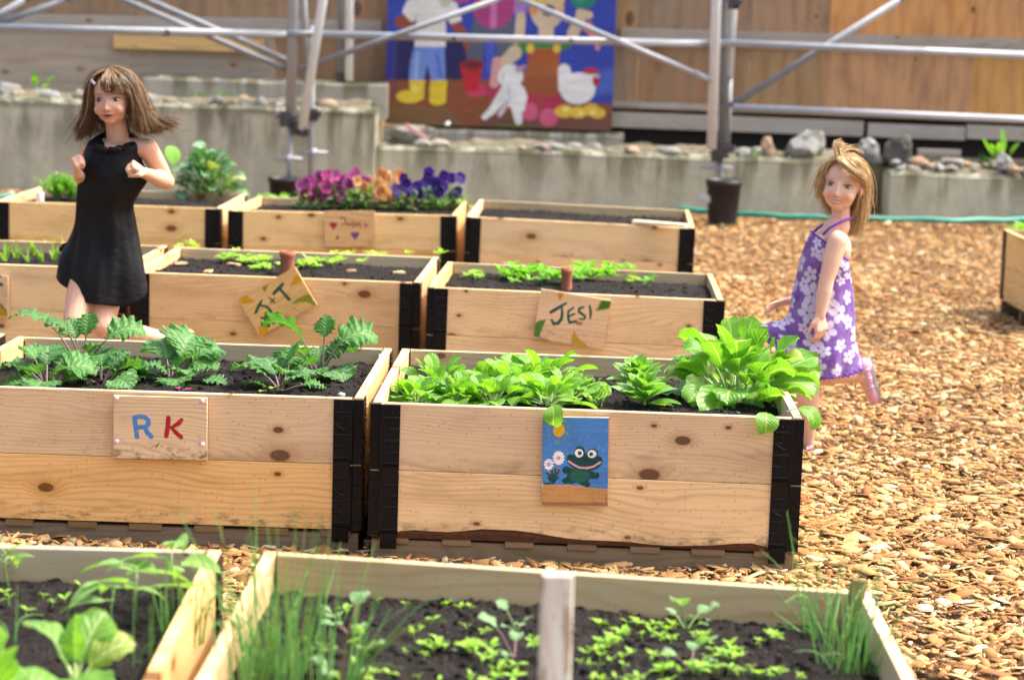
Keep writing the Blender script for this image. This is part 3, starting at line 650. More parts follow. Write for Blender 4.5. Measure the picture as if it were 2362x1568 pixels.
def d_jesi(c):
    D = (30, 82, 78)
    c.line([(885, 490), (700, 600), (540, 700)], [50, 70, 70], D); c.line([(790, 570), (805, 700), (790, 830), (720, 920), (620, 945), (565, 860)], [50, 60, 66, 72, 70, 50], D)
    c.line([(1060, 575), (940, 660), (940, 780), (980, 900), (1130, 860)], [40, 50, 56, 56, 50], D); c.line([(950, 770), (1080, 710)], 46, D)
    c.line([(1290, 550), (1190, 590), (1180, 650), (1260, 700), (1330, 750), (1310, 810), (1200, 815)], [42, 52, 56, 56, 56, 50, 40], (40, 84, 58)); c.line([(1430, 520), (1460, 650), (1450, 780)], [52, 60, 46], (50, 84, 44))
    c.poly([(690, 250), (820, 255), (790, 370), (740, 450), (700, 370)], YEL); c.poly([(1560, 620), (1660, 400), (1920, 400), (1890, 560), (1700, 600)], YEL); c.poly([(1590, 620), (1710, 390), (1930, 395), (1870, 540), (1700, 580)], (52, 118, 40))
    c.poly([(180, 1240), (180, 950), (300, 880), (440, 860), (370, 1020), (300, 1250)], (72, 122, 44)); c.poly([(1090, 1060), (1180, 1220), (1440, 1410), (1030, 1350), (1040, 1180)], (184, 148, 42))
    c.ell(1200, 905, 80, 40, (120, 56, 24), 0, .7)
board('jesi', (1242, 666), (1403, 691), (1236, 780), [(300, 215), (1920, 370), (1760, 1440), (170, 1265)], d_jesi, 'pine sign lettered JESI with leaves painted in its corners')
def d_jag(c):
    K = (66, 48, 34)
    c.line([(770, 400), (900, 385), (960, 480), (900, 590), (810, 600)], 34, K); c.line([(1010, 540), (960, 590), (1030, 640), (1080, 560), (1070, 630)], 32, K)
    c.line([(1180, 540), (1130, 620), (1200, 660), (1230, 560), (1190, 720)], 32, K); c.line([(1300, 560), (1270, 640), (1330, 660), (1360, 570)], 30, K); c.line([(1380, 560), (1420, 600), (1440, 720)], 32, K)
    def heart(x, y, r, col): c.ell(x-r*.5, y-r*.4, r*.62, r*.6, col); c.ell(x+r*.5, y-r*.4, r*.62, r*.6, col); c.poly([(x-r*1.08, y-r*.25), (x+r*1.08, y-r*.25), (x, y+r*1.2)], col)
    heart(550, 650, 115, (170, 44, 66)); heart(1605, 650, 72, (186, 84, 90)); heart(1250, 980, 125, (112, 72, 120)); c.ell(680, 1030, 50, 70, (106, 96, 66))
board('pansy', (747, 488), (864, 487), (749, 569), [(240, 180), (1900, 180), (1900, 1330), (270, 1330)], d_jag, 'small brown sign with handwriting and hearts, on the pansy bed', res=.0016)
def d_e(c):
    c.line([(-200, 300), (0, 260)], 90, GRN); c.line([(-200, 380), (40, 480)], 95, GRN); c.line([(-260, 300), (-260, 1000)], 95, GRN); c.line([(-240, 650), (-60, 640)], 80, GRN)
    c.poly([(-60, 930), (60, 1050), (170, 1200), (170, 1290), (-100, 1300)], (170, 130, 30)); c.line([(20, 990), (140, 1160)], 60, (110, 124, 34))
board('e', (-120, 632), (19, 636), (-118, 727), [(-1200, 230), (190, 250), (190, 1320), (-1200, 1290)], d_e, 'painted sign cut off by the left edge, yellow leaf in its corner')
# community mural
def d_mural(c):
    BL, NV = (44, 66, 172), (26, 24, 88)
    c.poly([(-100, -900), (2500, -900), (2500, 1400), (-100, 1400)], BL)
    for i in range(10): c.ell(1500+i*90, 820-i*10, 260, 120, (72, 108, 196), -8, .22)
    c.poly([(130, 380), (860, 380), (860, 730), (130, 730)], NV); c.poly([(130, 380), (240, 380), (240, 730), (130, 730)], (40, 44, 140))
    c.poly([(100, 722), (1660, 722), (1700, 900), (2200, 960), (2200, 1400), (100, 1400)], (134, 74, 38)); c.poly([(100, 930), (700, 960), (900, 1150), (100, 1180)], (122, 90, 52)); c.poly([(1000, 1000), (2200, 1040), (2200, 1300), (1000, 1300)], (112, 72, 56))
    for i in range(16): c.line([(300+i*110, 900+(i*53) % 180), (420+i*110, 905+(i*53) % 180)], 12, (154, 92, 62), .5)
    SK = (146, 72, 42)
    c.line([(270, 225), (350, 230)], 100, SK); c.line([(530, -60), (530, 20)], 90, SK); c.ell(530, -90, 110, 120, SK); c.ell(530, -160, 120, 80, (40, 28, 24))
    c.line([(250, 400), (235, 900)], 14, (60, 60, 90), .8)
    c.line([(745, 240), (800, 300), (880, 430), (920, 550)], [80, 84, 80, 84], SK)
    c.poly([(400, 0), (660, -10), (770, 80), (812, 215), (720, 250), (672, 200), (680, 450), (400, 450), (415, 200), (370, 232), (285, 150), (320, 60)], (224, 226, 222)); c.ell(665, 45, 55, 60, (190, 190, 168)); c.line([(410, 160), (412, 330)], 14, (170, 176, 190), .6)
    c.poly([(400, 440), (670, 440), (680, 725), (555, 725), (520, 590), (490, 730), (360, 725), (372, 560)], (108, 142, 216)); c.line([(430, 500), (420, 700)], 40, (160, 184, 230), .7); c.line([(600, 500), (640, 700)], 34, (66, 92, 190), .6)
    Y_ = (226, 200, 44)
    c.poly([(370, 725), (505, 725), (500, 890), (380, 910)], Y_); c.ell(370, 865, 115, 55, Y_); c.poly([(550, 725), (695, 725), (695, 920), (550, 920)], Y_); c.ell(620, 900, 76, 44, Y_); c.ell(420, 800, 40, 40, (240, 224, 110), 0, .6)
    c.poly([(740, -20), (930, -20), (860, 60), (760, 70)], (190, 60, 130))
    c.poly([(920, 180), (1270, 180), (1280, 560), (1130, 640), (1120, 380), (1010, 380), (1000, 600), (860, 540)], (84, 92, 116)); c.ell(1090, 100, 185, 185, (168, 58, 124)); c.line([(1090, -60), (1090, 260)], 56, (196, 116, 176)); c.line([(1070, 400), (1070, 640)], 70, (66, 90, 196)); c.ell(1000, -120, 150, 130, (168, 58, 124))
    c.ell(960, 820, 95, 60, (196, 60, 96)); c.ell(1095, 800, 60, 90, (176, 50, 84))
    c.poly([(805, 590), (1015, 590), (965, 820), (850, 820)], (190, 28, 42)); c.ell(910, 600, 105, 45, (150, 26, 44)); c.ell(920, 600, 78, 28, (110, 20, 40))
    CR = (208, 192, 160)
    c.line([(1330, -60), (1325, 140)], 110, (160, 124, 196)); c.line([(1330, 190), (1320, 420)], 90, CR)
    c.ell(1560, 120, 150, 170, CR); c.line([(1550, 250), (1560, 380)], 130, CR); c.ell(1575, 130, 58, 50, (70, 62, 56)); c.poly([(1400, 20), (1480, -40), (1680, -60), (1720, 60), (1600, 40), (1480, 60), (1430, 110)], (228, 196, 60)); c.ell(1440, 120, 40, 50, (222, 150, 90)); c.ell(1670, 150, 36, 44, (224, 160, 120))
    c.poly([(1250, 440), (1400, 380), (1700, 380), (1800, 390), (1780, 450), (1690, 480), (1360, 500), (1320, 520)], (44, 128, 66))
    c.line([(1280, 500), (1180, 590)], [130, 100], CR); c.line([(1860, 190), (1790, 330)], 100, CR); c.line([(1850, 150), (1930, 170)], 70, CR)
    c.line([(1920, 270), (2000, 380), (2010, 460)], [90, 60, 40], (216, 150, 150)); c.ell(1930, 290, 46, 42, (226, 110, 76))
    c.poly([(1395, 440), (1460, 460), (1620, 460), (1680, 440), (1670, 640), (1400, 660)], (168, 88, 36)); c.ell(1420, 460, 34, 40, (226, 196, 70)); c.ell(1650, 460, 34, 40, (226, 196, 70))
    c.ell(1450, 730, 85, 150, (160, 98, 50)); c.ell(1610, 730, 100, 150, (168, 98, 50)); c.poly([(1370, 700), (1700, 700), (1690, 870), (1390, 860)], (150, 84, 42))
    P1, P2 = (170, 44, 76), (206, 92, 128)
    c.poly([(1385, 850), (1505, 850), (1500, 1080), (1375, 1080)], P1); c.ell(1425, 1010, 70, 80, P2); c.poly([(1530, 870), (1700, 870), (1690, 1100), (1520, 1100)], P1); c.ell(1590, 1060, 80, 80, P2)
    WH = (232, 236, 238)
    c.line([(1130, 570), (1110, 760)], 80, (214, 160, 160)); c.ell(1250, 700, 110, 105, WH); c.ell(1270, 860, 120, 110, WH); c.line([(1320, 640), (1380, 610)], [60, 20], (196, 150, 180))
    for p in ([(1180, 880), (1100, 990), (1030, 1050)], [(1290, 900), (1330, 1090)], [(1350, 880), (1345, 980)]): c.line(p, [100, 66, 50][:len(p)], WH)
    c.line([(1225, 930), (1165, 1030)], 44, (206, 190, 210)); c.line([(1190, 670), (1180, 740)], 10, (150, 150, 170)); c.line([(1230, 790), (1250, 900)], 12, (190, 196, 206))
    c.ell(1840, 810, 155, 140, WH); c.line([(1720, 650), (1745, 800)], [110, 150], WH); c.line([(1900, 790), (1960, 700)], [140, 80], WH); c.ell(1955, 658, 62, 30, (180, 40, 50)); c.ell(2000, 745, 30, 50, (176, 34, 46)); c.ell(2010, 705, 24, 12, (216, 190, 190))
    for x, y, a, b_ in ((1730, 1010, 85, 55), (1850, 1020, 80, 52), (1960, 1000, 70, 55), (2020, 1030, 66, 48)): c.ell(x, y, a, b_, (224, 190, 60))
    for x, y in ((1740, 990), (1870, 1030), (1975, 1020)): c.ell(x, y, 26, 24, (244, 226, 140))
    c.ell(1880, 40, 110, 75, (24, 128, 110)); c.ell(1850, 0, 60, 60, (40, 150, 120))
    c.line([(1150, 1120), (1380, 1140)], 30, (96, 110, 48), .7)
ym = 19.22
p = [at(888, 0, ym), at(1424, 0, ym), at(894, 283, ym)]; mw = .5*((at(1424, 0, ym)[0]-p[0][0])+(at(1407, 306, ym)[0]-p[2][0])); zb_ = (at(894, 283, ym)[2]+at(1407, 306, ym)[2])/2; mt = zb_+1.9
mx = (at(888, 0, ym)[0]+at(1424, 0, ym)[0]+at(894, 283, ym)[0]+at(1407, 306, ym)[0])/4
s_ = 1/(5205.5/19.35)/.2599  # not used for layout, only the sketch's unit per metre
upm = (2145-165)/mw
cv = Canvas(mw, 1.9, [(150, 1130-1.9*upm), (2190, 1150-1.9*upm), (2140, 1190), (165, 1095)], 340, 320); d_mural(cv)
MUR = NT('mural_paint'); _a = MUR.n('ShaderNodeVertexColor', layer_name='Col'); _n = MUR.noise(MUR.coords('Object', False), 30, 3)
_c = MUR.mix(_a.outputs['Alpha'], (.2, .15, .1), MUR.mix(MUR.math('MULTIPLY', _n, .25), _a.outputs['Color'], (.1, .1, .12))); MUR = MUR.bsdf(_c, .55, .3)
mur = empty('mural', (mx, ym, zb_+.95), label='large painted farm mural of people, a white hen and a red bucket on the fence', cat='mural')
o = link('painted_board', cv.mesh('painted_board', .016), MUR, mur)
b = MB(); b.box((0, .02, .55), (mw-.1, .02, .06)); b.box((0, .02, -.6), (mw-.1, .02, .06)); b.build('rear_batten', GREYB, mur)
# ------------------------------------------------------------------ scaffold
YS = 17.8
scaf = empty('scaffold', (0, YS, 0), label='galvanised tube scaffold with white posts standing before the fence and mural', cat='scaffold')
def tube(px0, py0, px1, py1, r, mat, y=YS, y1=None, name='tube', ext=0):
    a, b_ = at(px0, py0, y), at(px1, py1, y if y1 is None else y1)
    if ext: a = a+(a-b_)*ext
    m = MB(); m.tube([a, b_], r, 14); return wlink(m, name, mat, scaf, smooth=True)
tube(676, -10, 669, 286, .040, STEEL, name='post', ext=2); tube(722, 60, 716, 430, .022, STEEL, YS+.3, name='post')
tube(700, -10, 707, 180, .026, STEEL, YS+.2, name='post', ext=1)
tube(746, -10, 697, 300, .036, WHITEP, YS-.1, name='white_post', ext=1.5)
tube(806, -10, 805, 186, .034, WHITEP, YS+.9, name='white_post', ext=2); tube(784, -10, 786, 186, .026, STEELD, YS+.95, name='post', ext=2)
tube(669, 280, 667, 425, .020, STEEL, name='base_screw'); 
for px, py, yy in ((664, 366, YS), (722, 352, YS+.3)):
    c = at(px, py, yy); m = MB(); m.tube([c-np.array([.115, 0, 0]), c, c+np.array([.115, 0, .002])], [.010, .019, .010], 10); wlink(m, 'screw_handle', WHITEP if 0 else STEEL, scaf, smooth=True)
    m = MB(); m.tube([c-np.array([0, 0, .03]), c+np.array([0, 0, .03])], .028, 12); wlink(m, 'collar', STEEL, scaf, smooth=True)
def clamp(px, py, y, s=1.):
    c = at(px, py, y); m = MB(); m.tube([c+np.array([0, 0, -.06*s]), c+np.array([0, 0, .06*s])], .052*s, 12); m.box(c+np.array([.05*s, -.03, .01]), (.07*s, .06*s, .05*s), rotm('Y', .4)); m.tube([c+np.array([-.08*s, -.02, .02]), c+np.array([.09*s, -.02, .02])], .014*s, 8)
    m.tube([c+np.array([.03, -.05*s, -.05*s]), c+np.array([.03, .03, .05*s])], .02*s, 8); wlink(m, 'clamp', DARKSTEEL, scaf)
DARKSTEEL = plain('dark_clamp_steel', (.10, .10, .105), .5, .5, .6, var=.5, sc_=30)
clamp(660, 275, YS-.02); clamp(684, 296, YS-.02, .9); clamp(700, 305, YS-.1, .6); clamp(722, 265, YS+.3, .8); clamp(786, 180, YS+.95, .7); clamp(380, 76, YS-.02, .5); clamp(1665, 345, YS-.05, 1.1); clamp(1652, 360, YS-.05, .8); clamp(1690, 8, YS-.05, .8); clamp(1310, 96, YS-.02, .45); clamp(1040, 92, YS-.02, .45)
tube(1652, -10, 1641, 345, .040, WHITEP, YS-.08, name='white_post', ext=2); tube(1667, -10, 1668, 345, .037, STEELD, YS+.05, name='post', ext=2); tube(1693, -10, 1681, 178, .032, WHITEP, YS+.1, name='white_post', ext=1.5); tube(1682, 178, 1676, 350, .026, STEELD, YS+.12, name='post')
tube(1662, 340, 1662, 500, .022, STEELD, YS-.02, name='base_screw')
c = at(1640, 386, YS-.02); m = MB(); m.tube([c-np.array([.09, 0, 0]), c, c+np.array([.17, 0, 0])], [.012, .02, .012], 10); wlink(m, 'screw_handle', STEEL, scaf, smooth=True)
for a in ((-60, 63, 662, 80), (662, 78, 1655, 103), (1655, 100, 2420, 130)): tube(a[0], a[1], a[2], a[3], .029, STEEL, YS-.03, name='rail')
tube(1690, 249, 2420, 279, .030, STEEL, YS-.03, name='rail')
for a in ((-40, 67, 152, 0), (-90, 87, 58, 0), (1684, 246, 2075, 0)): tube(*a, .028, STEELD, YS+.05, name='brace', ext=0 if a[0] > 1000 else 0)
tube(285, 0, 665, 163, .023, STEELD, YS+.02, name='brace', ext=.3); tube(340, 0, 665, 141, .023, STEELD, YS+.16, name='brace', ext=.3)
tube(690, 161, 1150, -2, .023, STEELD, YS-.08, name='brace'); tube(1196, -2, 1650, 190, .023, STEEL, YS-.08, name='brace', ext=.02); tube(1600, 168, 1642, 188, .024, STEEL, YS-.09, name='brace')
for q in ((152, 0, 300, -52), (58, 0, 240, -70), (2075, 0, 2300, -140), (1150, -2, 1175, -12), (285, 0, 255, -12)): tube(*q, .025, STEELD, YS+.05, name='brace')
tube(676, 78, 742, 78, .02, STEEL, YS-.05, name='brace')
# ------------------------------------------------------------------ pots
def pot(px, py, y, rt, h, label, name='nursery_pot', tagc=False):
    c = at(px, py, y); c[2] = 0; r = empty(name, tuple(c), label=label, cat='plant pot')
    b = MB(); b.lathe([(0, .01), (rt*.80, .0), (rt*.82, .02), (rt*.97, h*.86), (rt*1.04, h*.87), (rt*1.05, h), (rt*.98, h), (rt*.93, h*.8), (rt*.8, .05), (0, .04)], (0, 0, 0), 28); b.build('body', BLACKPL, r, smooth=True)
    if tagc:
        b = MB(); b.box((0, 0, 0), (.10, .004, .05), rotm('Y', .45)); b.build('tag', plain('grey_tag', (.55, .55, .6), .6), r, (-rt*1.05, -.06, h*.62))
    return r
pc = at(1666, 500, 17.4); pot(1666, 500, 17.4, .135, at(1666, 414, 17.4)[2], 'black plastic nursery pot around the foot of the right scaffold post', tagc=True)
pot(655, 425, 17.75, .125, at(655, 410, 17.75)[2], 'black pot at the foot of the left scaffold post, rim just showing behind the pansies')
# ------------------------------------------------------------------ hose
def hose(pts, label, r=.016):
    P = [gr(px, py) for px, py in pts]; b = MB(); q = []
    for i in range(len(P)-1):
        for t in np.linspace(0, 1, 8, endpoint=False): q.append(P[i]*(1-t)+P[i+1]*t)
    q.append(P[-1]); q = np.array(q); q[:, 2] = r+.035+.008*np.sin(np.arange(len(q))*.9)
    for _ in range(3): q[1:-1] = (q[:-2]+q[1:-1]*2+q[2:])/4
    b.tube(q, r, 8); tag(b.build('garden_hose', HOSE, smooth=True), label, 'hose')
hose([(1560, 498), (1640, 503), (1760, 513), (1900, 519), (2040, 521), (2200, 525), (2330, 523), (2450, 519)], 'long teal garden hose lying across the chips in front of the concrete wall', .021)
hose([(-90, 470), (-20, 470), (30, 468)], 'short end of teal hose at the left edge, behind the back row bed', .02)
# ------------------------------------------------------------------ rocks
def rock_mesh(seed, sub=3, flat=.75, ang=.5):
    import bmesh
    bm = bmesh.new(); bmesh.ops.create_icosphere(bm, subdivisions=sub, radius=1); rs = np.random.RandomState(seed)
    pl = [(Vector(rs.normal(size=3)).normalized(), rs.uniform(.45, .8)) for _ in range(12)]
    for v in bm.verts:
        for n_, dd in pl:
            e = v.co.dot(n_)
            if e > dd: v.co -= n_*(e-dd)*.85
        f = float(fbm(np.array(v.co.x*2.5+seed), np.array(v.co.y*2.5+v.co.z*2), seed, 4)); v.co *= 1+ang*1.3*f
        v.co.z *= flat
    me = bpy.data.meshes.new('rock'); bm.to_mesh(me); bm.free(); return me
def rock(px0, py0, px1, py1, y, label, seed, mat=None, rot=0, group=None):
    a, b_ = at(px0, py1, y), at(px1, py0, y); c = (a+b_)/2; w_, h = (b_[0]-a[0])/2*1.1, (b_[2]-a[2])/2*1.15
    me = rock_mesh(seed, flat=1.); o = link('rock', me, mat or ROCK, None, tuple(c), (0, rot, 0), smooth=False); o.scale = (w_, min(w_, h*1.3)*.9, h)
    me.materials[0] = mat or ROCK; return tag(o, label, 'rock', group)
rock(1795, 303, 1908, 376, 18.75, 'largest grey boulder on the wall, left of the blond girl\'s head', 3, rot=-.12)
rock(1752, 317, 1792, 372, 18.7, 'narrow pale stone leaning against the largest boulder', 4)
rock(1962, 318, 2038, 384, 18.8, 'grey boulder just right of the blond girl\'s head', 6, rot=.1)
rock(2034, 320, 2112, 400, 18.75, 'dark boulder above the gap between the concrete walls', 8, DARKROCK)
rock(1905, 345, 1962, 380, 18.9, 'pale stone half hidden behind the blond girl\'s hair', 9)
rock(880, 286, 1020, 338, 18.8, 'rubble heap with a pinkish streak under the mural\'s left corner', 11)
rock(-30, 188, 66, 228, 18.75, 'pale flat slab on the tall wall at the left edge', 12)
rock(2290, 350, 2345, 408, 18.5, 'rounded pale stone among the pebbles near the right edge', 13)
pm = [rock_mesh(20+i, 2, .7) for i in range(5)]
for m_ in pm: m_.materials.append(ROCK)
rs = random.Random(12); k = 0
def pebble(x, y, z, r, label):
    global k
    o = link('ledge_stone', pm[k % 5], None, None, (x, y, z+r*.25), (0, 0, rs.uniform(0, 6)), smooth=True); o.scale = (r*rs.uniform(.9, 1.5), r*rs.uniform(.8, 1.2), r*rs.uniform(.7, 1.)); k += 1
    tag(o, label, 'stone', label)
for i in range(70):
    pebble(rs.uniform(-4.6, xa-.1), YW+rs.uniform(-.02, .42), zl, rs.choice((.025, .035, .05, .085)), 'stones lying along the top of the tall wall at left')
for i in range(55):
    pebble(rs.uniform(xa+.15, xb-.5), YW+rs.uniform(.1, .5), zm, rs.choice((.02, .03, .045, .08)), 'stones lying along the mossy wall below the mural')
for i in range(95):
    pebble(rs.uniform(xc+.05, 4.75), YW+rs.uniform(-.12, .25), zr+rs.choice((0, .02, .05)), rs.choice((.025, .035, .05, .08)), 'pebbles heaped along the wall block at right')
c = at(960, 305, 18.7); b = MB(); b.box((0, 0, 0), (.22, .03, .035), rotm('Y', .55)@rotm('Z', .3)); tag(b.build('broken_slat', plain('pink_paint', (.75, .45, .42), .7), loc=tuple(c)), 'pink painted slat lying on the rubble under the mural', 'slat')
c = at(2165, 352, 18.9); b = MB(); b.box((0, 0, 0), (.36, .05, .05)); tag(b.build('wood_offcut', GREYB, loc=tuple(c)), 'pale wood offcut on the wall behind the pebbles', 'offcut')
c = at(1031, 287, 18.9); b = MB(); b.ell((0, 0, 0), (.022, .018, .016)); b.ell((.012, 0, .012), (.014, .012, .014)); tag(b.build('paper_scrap', WHITEP, loc=tuple(c), smooth=True), 'small white crumpled scrap under the mural', 'scrap')
# ------------------------------------------------------------------ small things on the beds
def lie(k, px0, py0, px1, py1, w_, th, mat, name, label, cat, dz=.0):
    z = BEDS[k][5]+dz; a, b_ = Vector(gr(px0, py0, z)), Vector(gr(px1, py1, z)); c = (a+b_)/2; d = b_-a; m = MB(); m.box((0, 0, 0), (d.length, w_, th)); return tag(m.build(name, mat, loc=tuple(c), rot=(0, 0, math.atan2(d.y, d.x)), bevel=.002), label, cat)
lie('plain', 1462, 511, 1585, 521, .05, .016, plain('cream_paint', (.85, .8, .55), .5), 'cream_slat', 'cream painted slat lying on the front edge of the bare bed', 'slat', .011)
def tubeobj(k, px, pt, pb, wpx, label):
    p = onbed(k, px, pb); sc_ = (Vector((p.x, p.y, p.z))-Vector((0, 0, CH))).length/5205; h = (pb-pt)*sc_; r = wpx*sc_/2
    b = MB(); b.lathe([(r*.98, -.03), (r*.95, h*.15), (r*.85, h*.7), (r*1.02, h*.8), (r*1.02, h), (r*.8, h), (r*.78, h*.5), (0, h*.5)], (0, 0, 0), 20); tag(b.build('clay_pipe', TERRA, loc=tuple(p), smooth=True), label, 'clay pipe')
tubeobj('jt', 662, 573, 628, 36, 'thick terracotta pipe standing among seedlings above the J + T sign'); tubeobj('jesi', 1306, 614, 664, 27, 'slim terracotta pipe standing in the seedlings above the JESI sign')
# weathered stake right before the camera
p0 = at(1297, 1322, 3.12); b = MB(); hz = p0[2]+.02
b.box((0, 0, hz/2), (.046, .02, hz), None); 
STK = wood('flaking_stake', (.80, .79, .70), (.58, .47, .36), (.2, .13, .1), rings=30, axis='zx', rough=.9, weather=(.7, (.34, .20, .13), 4.5), mottle=.3)
tag(b.build('wooden_stake', STK, loc=(p0[0], 3.12, -.02), rot=(0, -.01, .05), bevel=.003), 'blurred wooden stake with flaking white paint, close to the camera', 'stake')
b = MB(); p0 = at(2012, 1455, 4.26); b.box((0, 0, 0), (.030, .014, .17)); tag(b.build('wooden_peg', PINE_OLD, loc=(at(1966, 1425, 4.24)[0], 4.24, .40), rot=(0, .12, .2), bevel=.002), 'short brown peg among the chives at the near bed\'s far right corner', 'peg')
def marker(k, px, py, h, w_, label, rot=0.):
    p = onbed(k, px, py); b = MB(); b.box((0, 0, h/2-.02), (w_, .0022, h+.04)); b.box((0, -.0002, -.02), (w_*.6, .002, .05)); tag(b.build('plant_marker', WHITEP, loc=tuple(p), rot=(-.08, rot, .1)), label, 'plant marker')
marker('frog', 1142, 880, .055, .016, 'white plastic plant marker upright at the back of the lettuce bed')
marker('rk', 877, 878, .085, .012, 'clear-white plant marker by the end board of the kale bed')
p = gr(92, 452, .5); b = MB(); b.lathe([(0, 0), (.022, 0), (.022, .05), (0, .05)], (0, 0, 0), 14); tag(b.build('jar_lid', plain('pinkish_white', (.8, .66, .68), .5), loc=(p[0], p[1], .47), smooth=False), 'small white cap on the far left bed\'s end board', 'cap')
p = onbed('rk', 786, 912); me = rock_mesh(41, 2, .8); o = link('pebble', me, plain('pale_stone', (.42, .45, .46), .6), None, tuple(p), smooth=True); o.scale = (.018, .013, .014); tag(o, 'pale translucent pebble in the kale bed\'s front right corner', 'pebble')
p = gr(2015, 1268, .03); me = rock_mesh(43, 2, .8); o = link('pebble', me, plain('grey_stone', (.42, .44, .47), .7), None, tuple(p), smooth=True); o.scale = (.022, .016, .018); tag(o, 'grey pebble lying on the chips right of the frog bed', 'pebble')
for i, (px, py) in enumerate(((988, 1415), (1045, 1500), (1000, 1560))[:2]):
    p = onbed('front', px, py); me = rock_mesh(50+i, 2, .8); o = link('pebble', me, ROCK, None, tuple(p), smooth=True); o.scale = (.010, .008, .007)
    tag(o, ('grey pebble on the near bed\'s soil towards its back board', 'brown pebble on the near bed\'s soil left of the stake')[i], 'pebble')
rs = random.Random(77)
for kk, pts in (('jt', ((415, 611), (480, 630), (920, 633), (950, 612), (445, 590), (540, 612), (810, 628), (870, 603))), ('jesi', ((1170, 640), (1500, 640), (1560, 650)))):
    for px, py in pts:
        p = onbed(kk, px, py); b = MB(); L = rs.uniform(.035, .07); b.box((0, 0, 0), (L, L*.4, .008)); b.box((L*.1, L*.1, .002), (L*.7, L*.35, .006), rotm('Z', .3))
        m = plain('chip_wood', (.62, .42, .24), .8) if 'chip_wood' not in bpy.data.materials else bpy.data.materials['chip_wood']
        tag(b.build('bark_chip', m, loc=(p.x, p.y, p.z+.008), rot=(rs.uniform(-.2, .2), 0, rs.uniform(0, 3))), 'loose wood chip lying on the soil of the %s bed' % ('J + T' if kk == 'jt' else 'JESI'), 'wood chip', 'loose wood chips on the %s bed' % ('J + T' if kk == 'jt' else 'JESI'))
# ------------------------------------------------------------------ plants
L_LET = leafmat('lettuce_leaf', (.20, .42, .045), (.11, .30, .035), (.42, .58, .18), .42, .38, .45)
L_SPI = leafmat('corn_salad_leaf', (.20, .42, .07), (.12, .30, .05), (.36, .52, .18), .38, .35, .5)
L_KALE = leafmat('kale_leaf', (.095, .26, .055), (.055, .165, .05), (.20, .32, .13), .32, .45, .32, veinf=7, bump=1.)
L_SEED = leafmat('seedling_leaf', (.40, .60, .08), (.26, .50, .06), (.45, .6, .2), .4, .5, .3, veins=False)
L_KOHL = leafmat('kohlrabi_leaf', (.22, .40, .17), (.16, .33, .13), (.42, .54, .34), .35, .45, .4)
L_CHIVE = leafmat('chive_blade', (.24, .46, .12), (.14, .34, .09), (.2, .4, .1), .3, .4, .4, veins=False)
L_DRY = leafmat('withered_blade', (.42, .28, .07), (.3, .2, .06), (.5, .4, .1), .3, .6, .3, veins=False)
L_CHARD = leafmat('chard_leaf', (.22, .43, .04), (.12, .30, .05), (.50, .60, .28), .45, .36, .5, veinf=6)
L_BEAN = leafmat('young_leaf', (.26, .44, .13), (.18, .36, .08), (.42, .55, .25), .4, .42, .4)
L_BRAS = leafmat('cabbage_leaf', (.07, .22, .07), (.06, .17, .09), (.34, .46, .30), .25, .4, .5)
L_DARK = leafmat('pansy_leaf', (.10, .24, .03), (.06, .16, .03), (.15, .3, .06), .3, .45, .4)
L_FEA = leafmat('feathery_leaf', (.22, .46, .05), (.14, .36, .04), (.3, .5, .1), .4, .5, .3, veins=False)
STEMG = plain('green_stem', (.20, .34, .09), .5, .4, var=.2); STEMP = plain('purple_stem', (.20, .12, .13), .5, .4, var=.3, sc_=60); STEML = plain('pale_stem', (.42, .55, .22), .5, .4)
def wprof(t, kind):
    if kind == 'oval': return np.sin(np.pi*np.clip(t, 0, 1)**.85)**.7*(.25+.75*np.minimum(1, t*3))
    if kind == 'spoon': return np.sin(np.pi*np.clip(t, 0, 1)**1.25)**.65
    if kind == 'lance': return np.sin(np.pi*np.clip(t, 0, 1)**.75)**1.1
    if kind == 'heart': return np.clip(1-t, 0, 1)**.75*np.minimum(1, t*9+.12)
    if kind == 'round': return np.sin(np.pi*np.clip(t, 0, 1)**1.05)**.5
    return np.ones_like(t)
